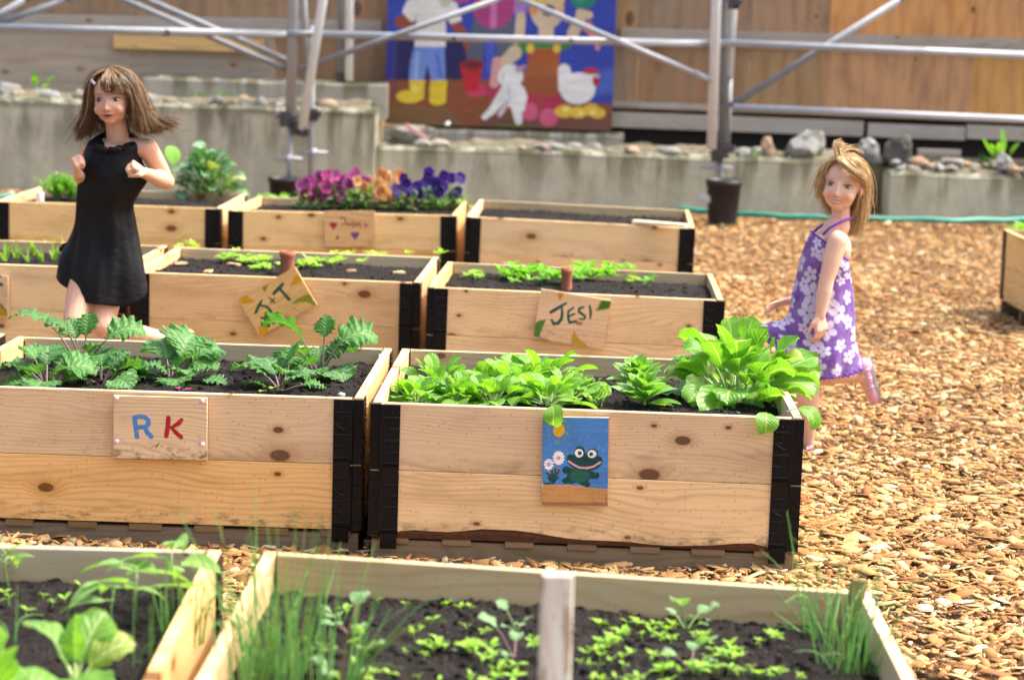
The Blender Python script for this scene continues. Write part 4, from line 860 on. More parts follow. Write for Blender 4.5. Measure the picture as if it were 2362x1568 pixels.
def leaf(fo, st, base, az, L, W_, el0, curl, pet=.0, fold=.25, ruf=0., rf=5, kind='oval', nL=9, nW=4, roll=0., lobe=0., pr=.0018, rr=None, tip=None, pcurl=None, wave=0.):
    rr = rr or random
    n0 = 4 if pet > 0 else 0; tot = pet+L; ds = []; pts = [np.array(base, float)]
    dirh = np.array([math.cos(az), math.sin(az), 0]); up = np.array([0, 0, 1.])
    el = el0; side = np.cross(dirh, up)*-1
    pc = curl*.25 if pcurl is None else pcurl
    if n0:
        for i in range(n0):
            el -= pc/n0; pts.append(pts[-1]+(dirh*math.cos(el)+up*math.sin(el))*pet/n0)
        if st is not None: st.tube(pts, np.linspace(pr*1.4, pr, len(pts)), 6, caps=False)
        pts = [pts[-1]]
    tans = []
    for i in range(nL):
        el -= curl/nL*(.5+1.*i/nL); d = dirh*math.cos(el)+up*math.sin(el); tans.append(d); pts.append(pts[-1]+d*L/nL)
    tans.append(tans[-1]); pts = np.array(pts); T_ = np.array(tans)
    sd = np.tile(side, (nL+1, 1)); N = np.cross(T_, sd)
    N *= np.sign(N[:, 2:3]+1e-9)*0+1
    N = np.cross(sd, T_); 
    if N[0][2] < 0: N = -N
    c, s = math.cos(roll), math.sin(roll); sd2 = sd*c+N*s; N2 = -sd*s+N*c
    t = np.linspace(0, 1, nL+1); w_ = wprof(t, kind)*W_/2
    if lobe: w_ = w_*(1+lobe*np.sin(t*rf*5.1+rr.random()*6)); 
    S = np.linspace(-1, 1, 2*nW+1); ph = rr.random()*6.3; ph2 = rr.random()*6.3
    P = np.zeros((nL+1, len(S), 3)); U = np.zeros((nL+1, len(S), 2))
    for j, s_ in enumerate(S):
        a = abs(s_); z = fold*a*w_*(1.2-a*.5)
        if ruf: z = z+ruf*W_*a**1.6*(np.sin(t*rf*4.+ph+(1.9 if s_ > 0 else 0)+3*vnoise(t*7+ph*9, t*0+(s_ > 0)*5, 3))*1.2+(vnoise(t*rf*3.2+ph2*7, t*0+(s_ > 0)*9, 5)-.5)*3.2)*np.minimum(1, w_/(W_*.2+1e-9))
        if wave: z = z+wave*W_*np.sin(t*5+ph+s_*1.5)*(.3+a)
        ww = w_*s_
        if ruf: ww = ww*(1+.30*a*(vnoise(t*rf*2.6+ph*11, t*0+(s_ > 0)*4, 7)-.5)+.12*a*(vnoise(t*rf*7+ph, t*0+(s_ > 0)*4, 9)-.5))
        P[:, j] = pts+sd2*ww[:, None]+N2*z[:, None]; U[:, j, 0] = s_*.5+.5; U[:, j, 1] = t
    fo.grid(P, U)
    return pts
def plant(name, p, label, cat, group, fn, mat, stm=STEMG, seed=0, scale=1., rotz=0.):
    fo, st = MB(), MB(); rr = random.Random(seed); fn(fo, st, rr)
    root = empty(name, tuple(p), (0, 0, rotz), label, cat, group); root.scale = (scale,)*3
    if fo.n: fo.build('foliage', mat, root, smooth=True)
    if st.n: st.build('stem', stm, root, smooth=True)
    return root
def copy_tree(o, loc, rotz=0, scale=None, label=None):
    c = o.copy(); COL.objects.link(c); c.location = loc; c.rotation_euler = (0, 0, rotz)
    if scale: c.scale = (scale,)*3
    if label: c['label'] = label
    for ch in list(o.children):
        d = ch.copy(); COL.objects.link(d); d.parent = c
    return c
# kale
def f_kale(leaves):
    def f(fo, st, rr):
        for az, L, W_, pet, el, curl in leaves+[(rr.uniform(0, 360), rr.uniform(.05, .09), rr.uniform(.045, .07), rr.uniform(.03, .09), rr.uniform(35, 80), rr.uniform(50, 110)) for _ in range(4)]:
            leaf(fo, st, (rr.uniform(-.01, .01), rr.uniform(-.01, .01), -.01), R(az), L*1.1, W_*1.5, R(el), R(curl), pet, .15, .036, rr.choice((8, 10)), 'oval', 56, 8, rr.uniform(-.5, .5), .045, .0028, rr, pcurl=R(12))
    return f
G_K = 'frilly kale plants in the R K bed'
def K(px, py, lv, label, seed, s=1.): plant('kale_plant', onbed('rk', px, py), label, 'kale', G_K, f_kale(lv), L_KALE, STEMP, seed, s)
K(190, 848, [(175, .17, .085, .13, 66, 95), (15, .13, .085, .12, 60, 100), (95, .08, .06, .11, 80, 40), (200, .08, .06, .13, 74, 90), (-60, .12, .10, .07, 46, 105), (140, .07, .06, .10, 80, 40)], 'tallest kale at left, leaf arms spread over the back board below the running girl', 1)
K(108, 892, [(170, .11, .09, .07, 52, 100), (20, .11, .09, .07, 52, 110), (-95, .10, .08, .05, 40, 90), (100, .10, .08, .08, 66, 70), (205, .09, .08, .04, 35, 90), (60, .09, .08, .07, 60, 80)], 'kale plant in the front left of the bed, touching the picture\'s left edge', 2)
K(235, 880, [(20, .10, .10, .05, 50, 95), (-40, .09, .07, .05, 34, 80), (110, .10, .09, .05, 56, 80)], 'small kale with one broad leaf, just above the R K sign\'s left corner', 12)
K(398, 880, [(165, .15, .09, .05, 40, 80), (75, .12, .11, .09, 70, 80), (35, .12, .10, .09, 58, 90), (-12, .08, .06, .09, 22, 50), (-80, .09, .08, .04, 40, 90), (115, .10, .09, .08, 70, 70), (0, .10, .09, .07, 55, 110), (200, .08, .06, .06, 30, 60)], 'kale plant in the middle of its bed, above the letter K', 3)
K(642, 898, [(165, .12, .08, .06, 55, 90), (70, .12, .08, .07, 72, 70), (10, .08, .06, .06, 30, 60), (120, .12, .09, .06, 60, 80), (45, .10, .08, .06, 62, 80), (190, .08, .05, .03, 40, 60)], 'kale plant rising right of the R K sign, in front of the J + T sign', 4)
K(736, 868, [(165, .15, .09, .13, 72, 110), (15, .14, .10, .12, 66, 120), (85, .07, .05, .13, 86, 20), (-45, .10, .10, .04, 42, 90), (-100, .09, .07, .05, 42, 90), (40, .10, .08, .08, 60, 100)], 'kale with a tall purple stem, rightmost in its bed', 5)
def f_tiny(fo, st, rr):
    for i in range(3): leaf(fo, st, (0, 0, 0), rr.uniform(0, 6), .03, .022, R(30), R(40), .02, .2, .0, 3, 'round', 5, 2, 0, 0, .001, rr)
plant('weed_seedling', onbed('rk', 415, 902), 'tiny crimson-leaved seedling before the middle kale plant', 'seedling', None, f_tiny, plain('crimson_leaf', (.30, .02, .08), .5), STEMP, 7, .8)
plant('weed_seedling', onbed('rk', 620, 905), 'tiny green seedling left of the kale by the bed\'s front board', 'seedling', None, f_tiny, L_SEED, STEMG, 8)
# lettuce clumps
def f_let(n, L, W_, spread, elr=(35, 80), kind='spoon', curl=(20, 75), pet=.03, base=.03, nL=9, wave=.05, ruf=0.):
    def f(fo, st, rr):
        for i in range(n):
            q = i/n; az = i*2.399+rr.uniform(-.3, .3); r = base*math.sqrt(q)*rr.uniform(.6, 1.2)
            el = R(elr[1]-(elr[1]-elr[0])*q+rr.uniform(-9, 9)); l = L*rr.uniform(.7, 1.15)*(.6+.4*q)
            leaf(fo, st, (r*math.cos(az), r*math.sin(az), .0), az, l, W_*rr.uniform(.8, 1.15)*l/L, el, R(rr.uniform(*curl)), pet*rr.uniform(.5, 1.3), rr.uniform(.1, .45), ruf, 3, kind, nL, 3, rr.uniform(-.5, .5), 0, .0022, rr, wave=wave)
    return f
lets = [(958, 932, .92, 'lettuce plant at the bed\'s left end, next to the chives'), (1012, 900, 1.05, 'lettuce plant second from the left, below the upright tip'), (1060, 928, .95, 'low lettuce plant at the front, third from the left'),
        (1135, 930, .95, 'low lettuce plant at the front in the middle of the mass'), (1110, 892, .8, 'lettuce plant before the white marker'), (1190, 905, 1.05, 'lettuce plant behind and left of the frog sign\'s corner'), (1240, 888, 1.25, 'tallest green lettuce of the left mass, against the back board'), (1262, 932, 1.05, 'lettuce plant right above the frog sign'), (1312, 915, .9, 'rightmost lettuce of the left mass')]
for i, (px, py, s, lb) in enumerate(lets):
    plant('lettuce', onbed('frog', px, py), lb, 'lettuce', 'lettuce plants in the frog bed', f_let(32, .094, .075, .032, (15, 84), pet=.042), L_LET, STEML, 30+i, s, i*1.3)
plant('lettuce', (at(1272, 940, 6.2)[0], 6.222, .462), 'drooping lettuce leaf that hangs over the frog sign\'s corner', 'lettuce', 'lettuce plants in the frog bed',
      lambda fo, st, rr: (leaf(fo, st, (0, 0, 0), R(-85), .082, .060, R(45), R(160), .022, .3, 0, 3, 'spoon', 12, 3, .4, 0, .002, rr), leaf(fo, st, (0, .02, 0), R(-40), .06, .045, R(50), R(60), .02, .3, 0, 3, 'spoon', 8, 3, .3, 0, .002, rr)), L_LET, STEML, 50)
def f_spin(fo, st, rr):
    for i in range(30):
        q = i/30; az = i*2.399; leaf(fo, st, (0, 0, .005+.030*(1-q)), az, .070*(.6+.7*q), .032, R(80-70*q+rr.uniform(-8, 8)), R(rr.uniform(0, 40)), .006, .5, 0, 3, 'oval', 7, 3, rr.uniform(-.3, .3), 0, .002, rr)
plant('corn_salad', onbed('frog', 1484, 938), 'corn salad rosette at the front, between the frog sign and the big leafy plant', 'corn salad', 'corn salad rosettes', f_spin, L_SPI, STEML, 3, 1.35)
plant('corn_salad', onbed('frog', 1472, 898), 'corn salad rosette at the back, against the back board', 'corn salad', 'corn salad rosettes', f_spin, L_SPI, STEML, 4, 1.35, 1.)
def f_feath(h, n):
    def f(fo, st, rr):
        for i in range(n):
            az = rr.uniform(0, 6.28); el = rr.uniform(.7, 1.45); p = np.array([rr.uniform(-.012, .012), rr.uniform(-.012, .012), 0]); d = np.array([math.cos(az)*math.cos(el), math.sin(az)*math.cos(el), math.sin(el)]); L = h*rr.uniform(.6, 1.1)
            q = [p+d*L*t+np.array([0, 0, -.25*L*t*t]) for t in np.linspace(0, 1, 5)]; st.tube(q, [.0012, .001, .0009, .0007, .0004], 5, caps=False)
            for t in np.linspace(.3, 1, 7):
                b_ = p+d*L*t+np.array([0, 0, -.25*L*t*t])
                for _ in range(2): leaf(fo, None, b_, rr.uniform(0, 6.3), L*.13, L*.07, rr.uniform(0, 1.3), .5, 0, .2, 0, 3, 'oval', 3, 1, 0, 0, .001, rr)
    return f
plant('carrot_seedling', onbed('frog', 1378, 935), 'small feathery plant right of the lettuce mass, above the frog\'s eyes', 'herb', None, f_feath(.085, 12), L_SEED, STEMG, 9)
plant('carrot_seedling', onbed('frog', 1368, 885), 'tiny feathery seedling in the dark gap beside the lettuce', 'herb', None, f_feath(.04, 6), L_SEED, STEMG, 10)
# big radish plant
def f_rad(fo, st, rr):
    for i in range(46):
        q = i/46; az = i*2.399+rr.uniform(-.3, .3); l = rr.uniform(.085, .125)*(.8+.35*q)
        leaf(fo, st, (.045*math.sqrt(q)*math.cos(az), .045*math.sqrt(q)*math.sin(az), 0), az, l*1.1, l*.88, R(86-58*q+rr.uniform(-8, 8)), R(rr.uniform(15, 85)), rr.uniform(.07, .12)*(1.3-.8*q), rr.uniform(.1, .4), .035, 3, 'spoon', 11, 4, rr.uniform(-.6, .6), 0, .003, rr, wave=.06)
plant('radish_plant', onbed('frog', 1700, 925), 'big bushy radish plant with broad leaves at the right end of the bed', 'radish', None, f_rad, L_LET, STEML, 21, 1.16)
plant('radish_plant', (at(1768, 950, 6.2)[0], 6.215, .462), 'two radish leaves folded over the frog bed\'s front board at its right end', 'radish', None,
      lambda fo, st, rr: (leaf(fo, st, (0, 0, 0), R(-95), .085, .070, R(45), R(160), .022, .3, .02, 3, 'spoon', 12, 3, -.3, 0, .002, rr), leaf(fo, st, (.065, .05, .0), R(-15), .09, .062, R(45), R(150), .03, .3, .02, 3, 'spoon', 12, 3, .5, 0, .002, rr)), L_LET, STEML, 51)
plant('radish_plant', onbed('frog', 1765, 925), 'lower radish plant whose leaves hang over the frog bed\'s right corner', 'radish', None, f_let(20, .085, .055, .03, (-5, 70), 'spoon', (20, 80), .05, .03, 10, .07), L_LET, STEML, 22, .82, 2.)
plant('radish_plant', onbed('frog', 1650, 930), 'low radish leaves on the left side of the big bushy one', 'radish', None, f_let(12, .075, .045, .03, (15, 60), 'spoon', (20, 60), .05, .03, 10, .07), L_SPI, STEML, 23, .95, 1.)
# chives: thin tapering blades
def f_chive(n, h, r0, lean, dry=0, rad=.0016, dirb=None):
    def f(fo, st, rr):
        for i in range(n):
            a = rr.uniform(0, 6.28); q = math.sqrt(rr.random())*r0; p = np.array([q*math.cos(a), q*math.sin(a), -.01]); az = a+rr.uniform(-.8, .8); L = h*rr.uniform(.45, 1.12); ln = abs(rr.gauss(0, lean))
            if dirb is not None and rr.random() < .5: az = dirb+rr.uniform(-.6, .6)
            k_ = rr.random()**4*1.6
            q = [p+np.array([math.cos(az), math.sin(az), 0])*(ln*L*t+k_*.35*L*t**3)+np.array([0, 0, 1])*(L*t*math.sqrt(max(.1, 1-ln*ln))-k_*.35*L*t**3) for t in np.linspace(0, 1, 8)]
            (st if rr.random() < dry else fo).tube(q, np.linspace(rad, rad*.25, 8)*rr.uniform(.7, 1.2), 5, caps=False)
    return f
G_C = 'clumps of chives'
plant('chives', onbed('front', 590, 1590), 'tall blurred chives clump in the near bed\'s left corner, with yellow blades', 'chives', G_C, f_chive(40, .33, .065, .18, .08, .0021), L_CHIVE, L_DRY, 1)
plant('chives', onbed('front', 640, 1545), 'thinner chives clump behind the tallest one at left', 'chives', G_C, f_chive(38, .29, .06, .24, .05, .0022), L_CHIVE, L_DRY, 2)
plant('chives', onbed('front', 730, 1600), 'sparse chives right of the tall left clump, at the bottom edge', 'chives', G_C, f_chive(34, .27, .07, .25, .12, .0022), L_CHIVE, L_DRY, 6)
plant('chives', onbed('front', 1960, 1545), 'chives clump in the near bed\'s right corner, spilling over the end board', 'chives', G_C, f_chive(44, .22, .055, .28, .03, .0019, R(60)), L_CHIVE, L_DRY, 3)
plant('chives', onbed('front', 1900, 1470), 'few long chives leaning left over the near bed\'s back board', 'chives', G_C, f_chive(24, .23, .04, .42, .06, .0022, R(150)), L_CHIVE, L_DRY, 4)
plant('chives', onbed('frontl', 418, 1475), 'chives in a thin row beside the near left bed\'s end board', 'chives', G_C, f_chive(18, .17, .04, .10, .0, .0024), L_CHIVE, L_DRY, 5)
plant('chives', onbed('frontl', 318, 1530), 'few short chives between the chard and the end board', 'chives', G_C, f_chive(9, .13, .04, .12, .0, .0019), L_CHIVE, L_DRY, 15)
plant('chives', onbed('frog', 921, 905), 'four stout chive blades beside the lettuce at the left end', 'chives', G_C, f_chive(4, .125, .012, .12, .0, .0028), L_CHIVE, L_DRY, 7)
plant('chives', onbed('frontl', 28, 1480), 'single blade of grass at the left edge of the chard bed', 'chives', G_C, f_chive(3, .11, .01, .1, .0, .0025), L_CHIVE, L_DRY, 8)
# chard, near left
def f_chard(fo, st, rr):
    for az, L, W_, pet, el, curl, ro in ((150, .17, .13, .05, 72, 60, .3), (60, .15, .11, .05, 78, 40, .5), (20, .13, .10, .05, 66, 60, .6), (190, .16, .12, .04, 40, 80, 0), (-30, .13, .09, .03, 44, 70, .3), (100, .12, .09, .06, 84, 20, -.9), (-70, .13, .10, .04, 50, 80, .2), (230, .15, .11, .04, 45, 70, 0), (330, .12, .08, .03, 30, 60, 0)):
        leaf(fo, st, (rr.uniform(-.02, .02), rr.uniform(-.02, .02), 0), R(az), L, W_, R(el), R(curl), pet, .3, .03, 3, 'spoon', 14, 5, ro, 0, .005, rr, wave=.05)
plant('chard', onbed('frontl', 165, 1580), 'large glossy chard plant, blurred, in the bottom left corner', 'chard', 'chard plants', f_chard, L_CHARD, STEML, 5, .68)
plant('chard', onbed('frontl', 20, 1640), 'chard leaves cut off by the picture\'s bottom left corner', 'chard', 'chard plants', f_chard, L_CHARD, STEML, 6, .85, 2.)
def f_bean(n, h, L):
    def f(fo, st, rr):
        top = np.array([rr.uniform(-.01, .01), 0, h]); st.tube([(0, 0, -.01), top*.5+np.array([.004, 0, 0]), top], [.0025, .002, .0016], 6)
        for i in range(n):
            z = h*(1-.5*i/n); az = i*2.2+rr.uniform(-.3, .3); leaf(fo, st, top*(z/h), az, L*rr.uniform(.9, 1.25), L*.66, R(rr.uniform(10, 45)), R(rr.uniform(20, 70)), L*.3, .25, 0, 3, 'heart', 9, 3, rr.uniform(-.5, .5), 0, .0013, rr, wave=.05)
    return f
G_B = 'young bean plants in the near left bed'
for px, py, n, h, L, lb in ((395, 1420, 6, .13, .085, 'bean plant with a round lobed top leaf against the end board'), (318, 1440, 5, .11, .085, 'bean plant between the chard and the end board'), (255, 1450, 4, .085, .08, 'low bean plant just behind the large chard'), (22, 1360, 5, .075, .065, 'young bean plant at the left edge, behind the chard')):
    plant('bean_plant', onbed('frontl', px, py), lb, 'bean plant', G_B, f_bean(n, h, L), L_BEAN, STEMG, int(px), 1., px)
# kohlrabi seedlings
def f_kohl(fo, st, rr):
    for az, el, pet, L in ((.3, 1.25, .05, .032), (2.6, .9, .035, .026), (4.5, 1.0, .03, .022), (1.5, .8, .025, .018)):
        leaf(fo, st, (0, 0, -.005), az+rr.uniform(-.4, .4), L, L*.9, el, R(60), pet, .2, .05, 3, 'round', 7, 3, rr.uniform(-.4, .4), .05, .0011, rr)
G_H = 'kohlrabi seedlings in the near bed'
for i, (px, py, s, lb) in enumerate(((785, 1440, 1.1, 'kohlrabi seedling at the back, beside the left chives'), (808, 1462, 1.2, 'pale broad kohlrabi seedling right of the left chives'), (1190, 1452, .9, 'kohlrabi seedling left of the stake, nearer the back board'), (1185, 1515, 1.35, 'largest kohlrabi seedling, just left of the stake'), (1582, 1448, 1.3, 'lanky kohlrabi seedling right of the stake, against the back board'), (1592, 1540, 1.3, 'blurred kohlrabi seedling right of the stake at the front'), (795, 1580, 1.5, 'blurred kohlrabi seedling at the bottom edge by the left chives'), (1625, 1440, .7, 'short kohlrabi seedling right of the lanky one'))):
    plant('kohlrabi_seedling', onbed('front', px, py), lb, 'seedling', G_H, f_kohl, L_KOHL, STEMP if i % 2 else STEMG, 60+i, s, i*1.)
# tiny seedlings (single meshes, many copies)
def seedling_mesh(seed, n, L, kind='oval', h=.012):
    fo = MB(); rr = random.Random(seed); fo.tube([(0, 0, -.01), (0, 0, h)], .0008, 5, caps=False)
    for i in range(n): leaf(fo, None, (0, 0, h*rr.uniform(.7, 1.)), i*6.283/n+rr.uniform(-.3, .3), L*rr.uniform(.75, 1.15), L*rr.uniform(.38, .5), rr.uniform(.15, .8), rr.uniform(.1, .7), 0, .3, 0, 3, kind, 4, 1, 0, 0, .001, rr)
    me = fo.mesh('seedling'); me.materials.append(L_SEED); me.polygons.foreach_set('use_smooth', [True]*len(me.polygons)); return me
SM = [seedling_mesh(i, n, L) for i, (n, L) in enumerate(((4, .020), (5, .017), (2, .022), (3, .019), (4, .014), (7, .018), (2, .018), (5, .012)))]
rs = random.Random(5)
def sow(k, pts, label, group, meshes=SM, smin=.7, smax=1.25, mat=None):
    for px, py in pts:
        p = onbed(k, px, py); o = link('seedling', rs.choice(meshes), None, None, tuple(p), (rs.uniform(-.2, .2), rs.uniform(-.2, .2), rs.uniform(0, 6.3))); s = rs.uniform(smin, smax); o.scale = (s, s, s)
        tag(o, label, 'seedling', group)
def cluster(cx, cy, n, sx, sy): return [(cx+rs.gauss(0, sx), cy+rs.gauss(0, sy)) for _ in range(n)]
pts = []
for a in ((905, 1400, 4, 26, 7), (1000, 1395, 5, 26, 9), (1040, 1385, 3, 22, 8), (1065, 1412, 2, 8, 5), (955, 1440, 2, 20, 6), (990, 1475, 4, 24, 7), (1010, 1500, 4, 26, 6), (1090, 1500, 6, 30, 9), (1130, 1520, 4, 22, 8), (950, 1505, 4, 26, 8), (1100, 1460, 2, 15, 5), (1215, 1490, 3, 20, 7), (1180, 1545, 5, 26, 8), (1240, 1400, 4, 20, 10),
          (1370, 1402, 4, 24, 8), (1440, 1415, 4, 26, 8), (1420, 1450, 5, 24, 9), (1460, 1470, 8, 30, 12), (1400, 1500, 7, 26, 9), (1380, 1530, 6, 24, 9), (1470, 1530, 7, 28, 9), (1550, 1490, 5, 24, 9), (1530, 1450, 5, 26, 9), (1620, 1470, 4, 20, 8), (1660, 1500, 5, 24, 9), (1700, 1525, 5, 24, 8), (1715, 1560, 7, 34, 8), (1560, 1555, 9, 44, 8), (1620, 1545, 5, 26, 8), (1760, 1480, 2, 20, 5), (1800, 1440, 2, 24, 6), (1700, 1440, 3, 24, 6), (1140, 1575, 9, 60, 8), (880, 1570, 7, 50, 8), (1440, 1580, 9, 60, 8), (1780, 1570, 5, 40, 8), (830, 1480, 6, 20, 30), (740, 1500, 5, 24, 26)):
    pts += cluster(*a)
rs.shuffle(pts); pts = [(x, y) for x, y in pts if 690 < x < 1850 and y > 1372+max(0, (x-620))*.068][:150]
sow('front', pts, 'tiny yellow-green seedling on the nearest bed\'s soil', 'tiny seedlings on the nearest bed', smin=.75, smax=1.3)
sow('frontl', [(158, 1335), (205, 1330), (270, 1345), (185, 1362), (100, 1385), (150, 1392), (208, 1372), (10, 1380), (22, 1395), (120, 1402), (60, 1420)], 'tiny seedling on the soil of the chard bed', 'tiny seedlings on the chard bed', smin=.9, smax=1.3)
LS = [seedling_mesh(20+i, 9, .034, 'spoon', .018) for i in range(3)]
sow('jt', cluster(540, 603, 15, 26, 7)+cluster(610, 612, 15, 28, 8)+cluster(700, 615, 7, 22, 8)+cluster(790, 605, 11, 28, 8)+cluster(875, 600, 8, 22, 8)+cluster(420, 584, 6, 18, 5)+cluster(970, 600, 6, 20, 6), 'small leafy seedling in the J + T bed', 'seedlings in the J + T bed', LS, .8, 1.35)
LJ = []
for i in range(3):
    m_ = seedling_mesh(30+i, 9, .036, 'spoon', .026); m_.materials[0] = L_FEA; LJ.append(m_)
sow('jesi', cluster(1205, 640, 20, 36, 8)+cluster(1390, 644, 22, 40, 8)+cluster(1255, 650, 12, 32, 6)+cluster(1340, 640, 6, 14, 6), 'bright green leafy seedling in the thick strip of the JESI bed', 'bright seedlings in the JESI bed', LJ, .95, 1.5)
sow('jesi', cluster(1105, 637, 9, 18, 8)+cluster(1475, 650, 5, 24, 6), 'sparse small seedling at an end of the JESI bed\'s green strip', 'sparse seedlings in the JESI bed', LS, .6, 1.)
# onion shoots
L_ON = leafmat('onion_shoot', (.34, .50, .08), (.22, .40, .07), (.4, .5, .2), .4, .4, .4, veins=False)
def f_on(fo, st, rr):
    for i in range(7): leaf(fo, None, (rr.uniform(-.012, .012), rr.uniform(-.012, .012), -.005), rr.uniform(0, 6.3), rr.uniform(.05, .10), .014, R(rr.uniform(60, 88)), R(rr.uniform(0, 50)), 0, .6, 0, 3, 'lance', 7, 2, 0, 0, .002, rr)
o1 = plant('onion', onbed('e', 8, 606), 'onion shoots in the bed at the left edge', 'onion', 'onion shoots in the left bed', f_on, L_ON, STEMG, 2)
for i, (px, py) in enumerate(((62, 608), (98, 606), (128, 600), (40, 596), (150, 612), (112, 585), (142, 585), (80, 590), (20, 588), (-30, 600))):
    copy_tree(o1, onbed('e', px, py), i*1.1, .8+.1*(i % 4))
# back row plants
def f_bras(fo, st, rr):
    for i in range(110):
        q = i/110; az = i*2.399; L = rr.uniform(.06, .10); leaf(fo, st, (.05*q*math.cos(az), .05*q*math.sin(az), .10*(1-q)), az, L, L*.72, R(84-64*q+rr.uniform(-10, 10)), R(rr.uniform(20, 80)), rr.uniform(.06, .14), .3, .03, 3, 'spoon', 9, 3, rr.uniform(-.5, .5), 0, .004, rr, wave=.05)
plant('cabbage_plant', onbed('brass', 478, 462), 'big blue-green cabbage plant behind the girl in black', 'cabbage', None, f_bras, L_BRAS, STEML, 3, 1.12)
plant('cabbage_plant', onbed('brass', 405, 452), 'single bright round cabbage leaf at the big plant\'s left side', 'cabbage', None, lambda fo, st, rr: (leaf(fo, st, (0, 0, 0), R(120), .12, .11, R(80), R(20), .19, .2, 0, 3, 'round', 9, 4, .2, 0, .003, rr), leaf(fo, st, (0, 0, 0), R(160), .08, .06, R(60), R(20), .10, .2, 0, 3, 'round', 9, 4, .2, 0, .003, rr)), L_FEA, STEML, 4)
for i, (px, s, lb) in enumerate(((132, 1., 'feathery carrot tops in the back row bed left of the girl in black'), (165, .85, 'carrot tops touching the black dress in the back row'))):
    plant('carrot_plant', onbed('brass', px, 462), lb, 'carrot tops', 'carrot tops in the back row', f_feath(.19, 60), L_FEA, STEMG, 15+i, s)
for i, (px, py, s, lb) in enumerate(((640, 470, .95, 'lettuce at the left end of the pansy bed'), (672, 474, .9, 'lettuce between the left end and the pink pansies'), (612, 462, .6, 'pale leaves over the pansy bed\'s left back corner'), (1048, 478, .8, 'pale green plant at the right end of the pansy bed'))):
    plant('lettuce', onbed('pansy', px, py), lb, 'lettuce', 'lettuce in the pansy bed', f_let(22, .085, .05, .04, (15, 75), 'spoon', (20, 70), .04, .03, 8, .07), L_LET, STEML, 70+i, s, i)
def petalmat(name, a, b_, eye):
    t = NT(name); uv = t.n('ShaderNodeSeparateXYZ'); t.l(t.n('ShaderNodeTexCoord').outputs['UV'], uv.inputs[0]); isl = t.n('ShaderNodeObjectInfo').outputs['Random']
    c = t.mix(isl, a, b_); c = t.mix(t.math('SUBTRACT', 1., t.ramp(uv.outputs[1], .12, .42)), c, eye); c = t.mix(t.math('SUBTRACT', 1., t.ramp(uv.outputs[1], .0, .12)), c, (.8, .55, .05))
    return t.bsdf(c, .55, .3, trans=(.3, c))
PET = {'pink': petalmat('pink_petals', (.46, .03, .18), (.52, .14, .42), (.10, .01, .06)), 'orange': petalmat('orange_petals', (.85, .36, .10), (.90, .62, .32), (.75, .30, .05)), 'violet': petalmat('violet_petals', (.045, .012, .22), (.09, .03, .34), (.01, .005, .04))}
def flower_mesh(seed, r=.033):
    fo = MB(); rr = random.Random(seed)
    # faces -y, five overlapping petals
    for j, (ang, s, l) in enumerate(((60, 1.05, 0), (120, 1.05, 0), (5, 1., -.002), (175, 1., -.002), (270, 1.15, -.004))):
        a = R(ang+rr.uniform(-8, 8)); t = np.linspace(0, 1, 7); S = np.linspace(-1, 1, 7); L = r*s; P = np.zeros((7, 7, 3)); U = np.zeros((7, 7, 2))
        for i, s_ in enumerate(S):
            w_ = wprof(t, 'round')*L*.58; x = s_*w_; y = t*L*(1-.10*s_**2); P[:, i, 0] = y*math.cos(a)-x*math.sin(a); P[:, i, 2] = y*math.sin(a)+x*math.cos(a); P[:, i, 1] = l-.25*t*t*L*.6+.003*np.sin(t*9+s_*4+j); U[:, i, 0] = s_*.5+.5; U[:, i, 1] = t
        fo.grid(P, U)
    return fo.mesh('flower')
FLW = {c: [flower_mesh(i) for i in range(2)] for c in PET}
for c in PET:
    for m_ in FLW[c]: m_.materials.append(PET[c]); m_.polygons.foreach_set('use_smooth', [True]*len(m_.polygons))
def f_pf(fo, st, rr):
    for i in range(130):
        a = rr.uniform(0, 6.28); q = math.sqrt(rr.random())*.092; z = rr.uniform(.0, .095); leaf(fo, st if i < 8 else None, (q*math.cos(a), q*math.sin(a), z), rr.uniform(0, 6.3), rr.uniform(.025, .042), .02, rr.uniform(-.1, 1.1), rr.uniform(.1, 1.), .005, .2, 0, 3, 'oval', 5, 2, rr.uniform(-.4, .4), 0, .001, rr)
def pansy(px, col, n, label, seed, hs=.10):
    p = onbed('pansy', px, 482); r = plant('pansy_plant', p, label, 'pansy', 'pansy plants', f_pf, L_DARK, STEMG, seed, 1.25); rr = random.Random(seed)
    for i in range(int(n*1.5)):
        q = FLW[col][i % 2]; o = link('flower', q, None, r, (rr.uniform(-.075, .075), rr.uniform(-.08, .06), rr.uniform(.055, .06+hs)), (rr.uniform(-.6, .1), rr.uniform(-.5, .5), rr.uniform(-.7, .7))); s = rr.uniform(.75, 1.08); o.scale = (s, s, s)
for px, col, n, lb in ((725, 'pink', 8, 'leftmost pink pansy plant'), (768, 'pink', 9, 'pink pansy plant behind the small sign\'s left half'), (808, 'pink', 7, 'lilac-pink pansy plant next to the orange ones'), (848, 'orange', 8, 'orange pansy plant next to the pink ones'), (895, 'orange', 9, 'peach and orange pansy plant next to the violet ones'), (950, 'violet', 9, 'violet pansy plant next to the orange ones'), (990, 'violet', 9, 'violet pansy plant in the middle of the violet patch'), (1025, 'violet', 6, 'violet pansy plant at the right end of the flowers')):
    pansy(px, col, n, lb, px)
plant('lettuce', onbed('right', 2365, 540), 'bit of green leaf over the bed at the right edge', 'lettuce', None, f_let(22, .08, .045, .03), L_LET, STEML, 90, 1.)
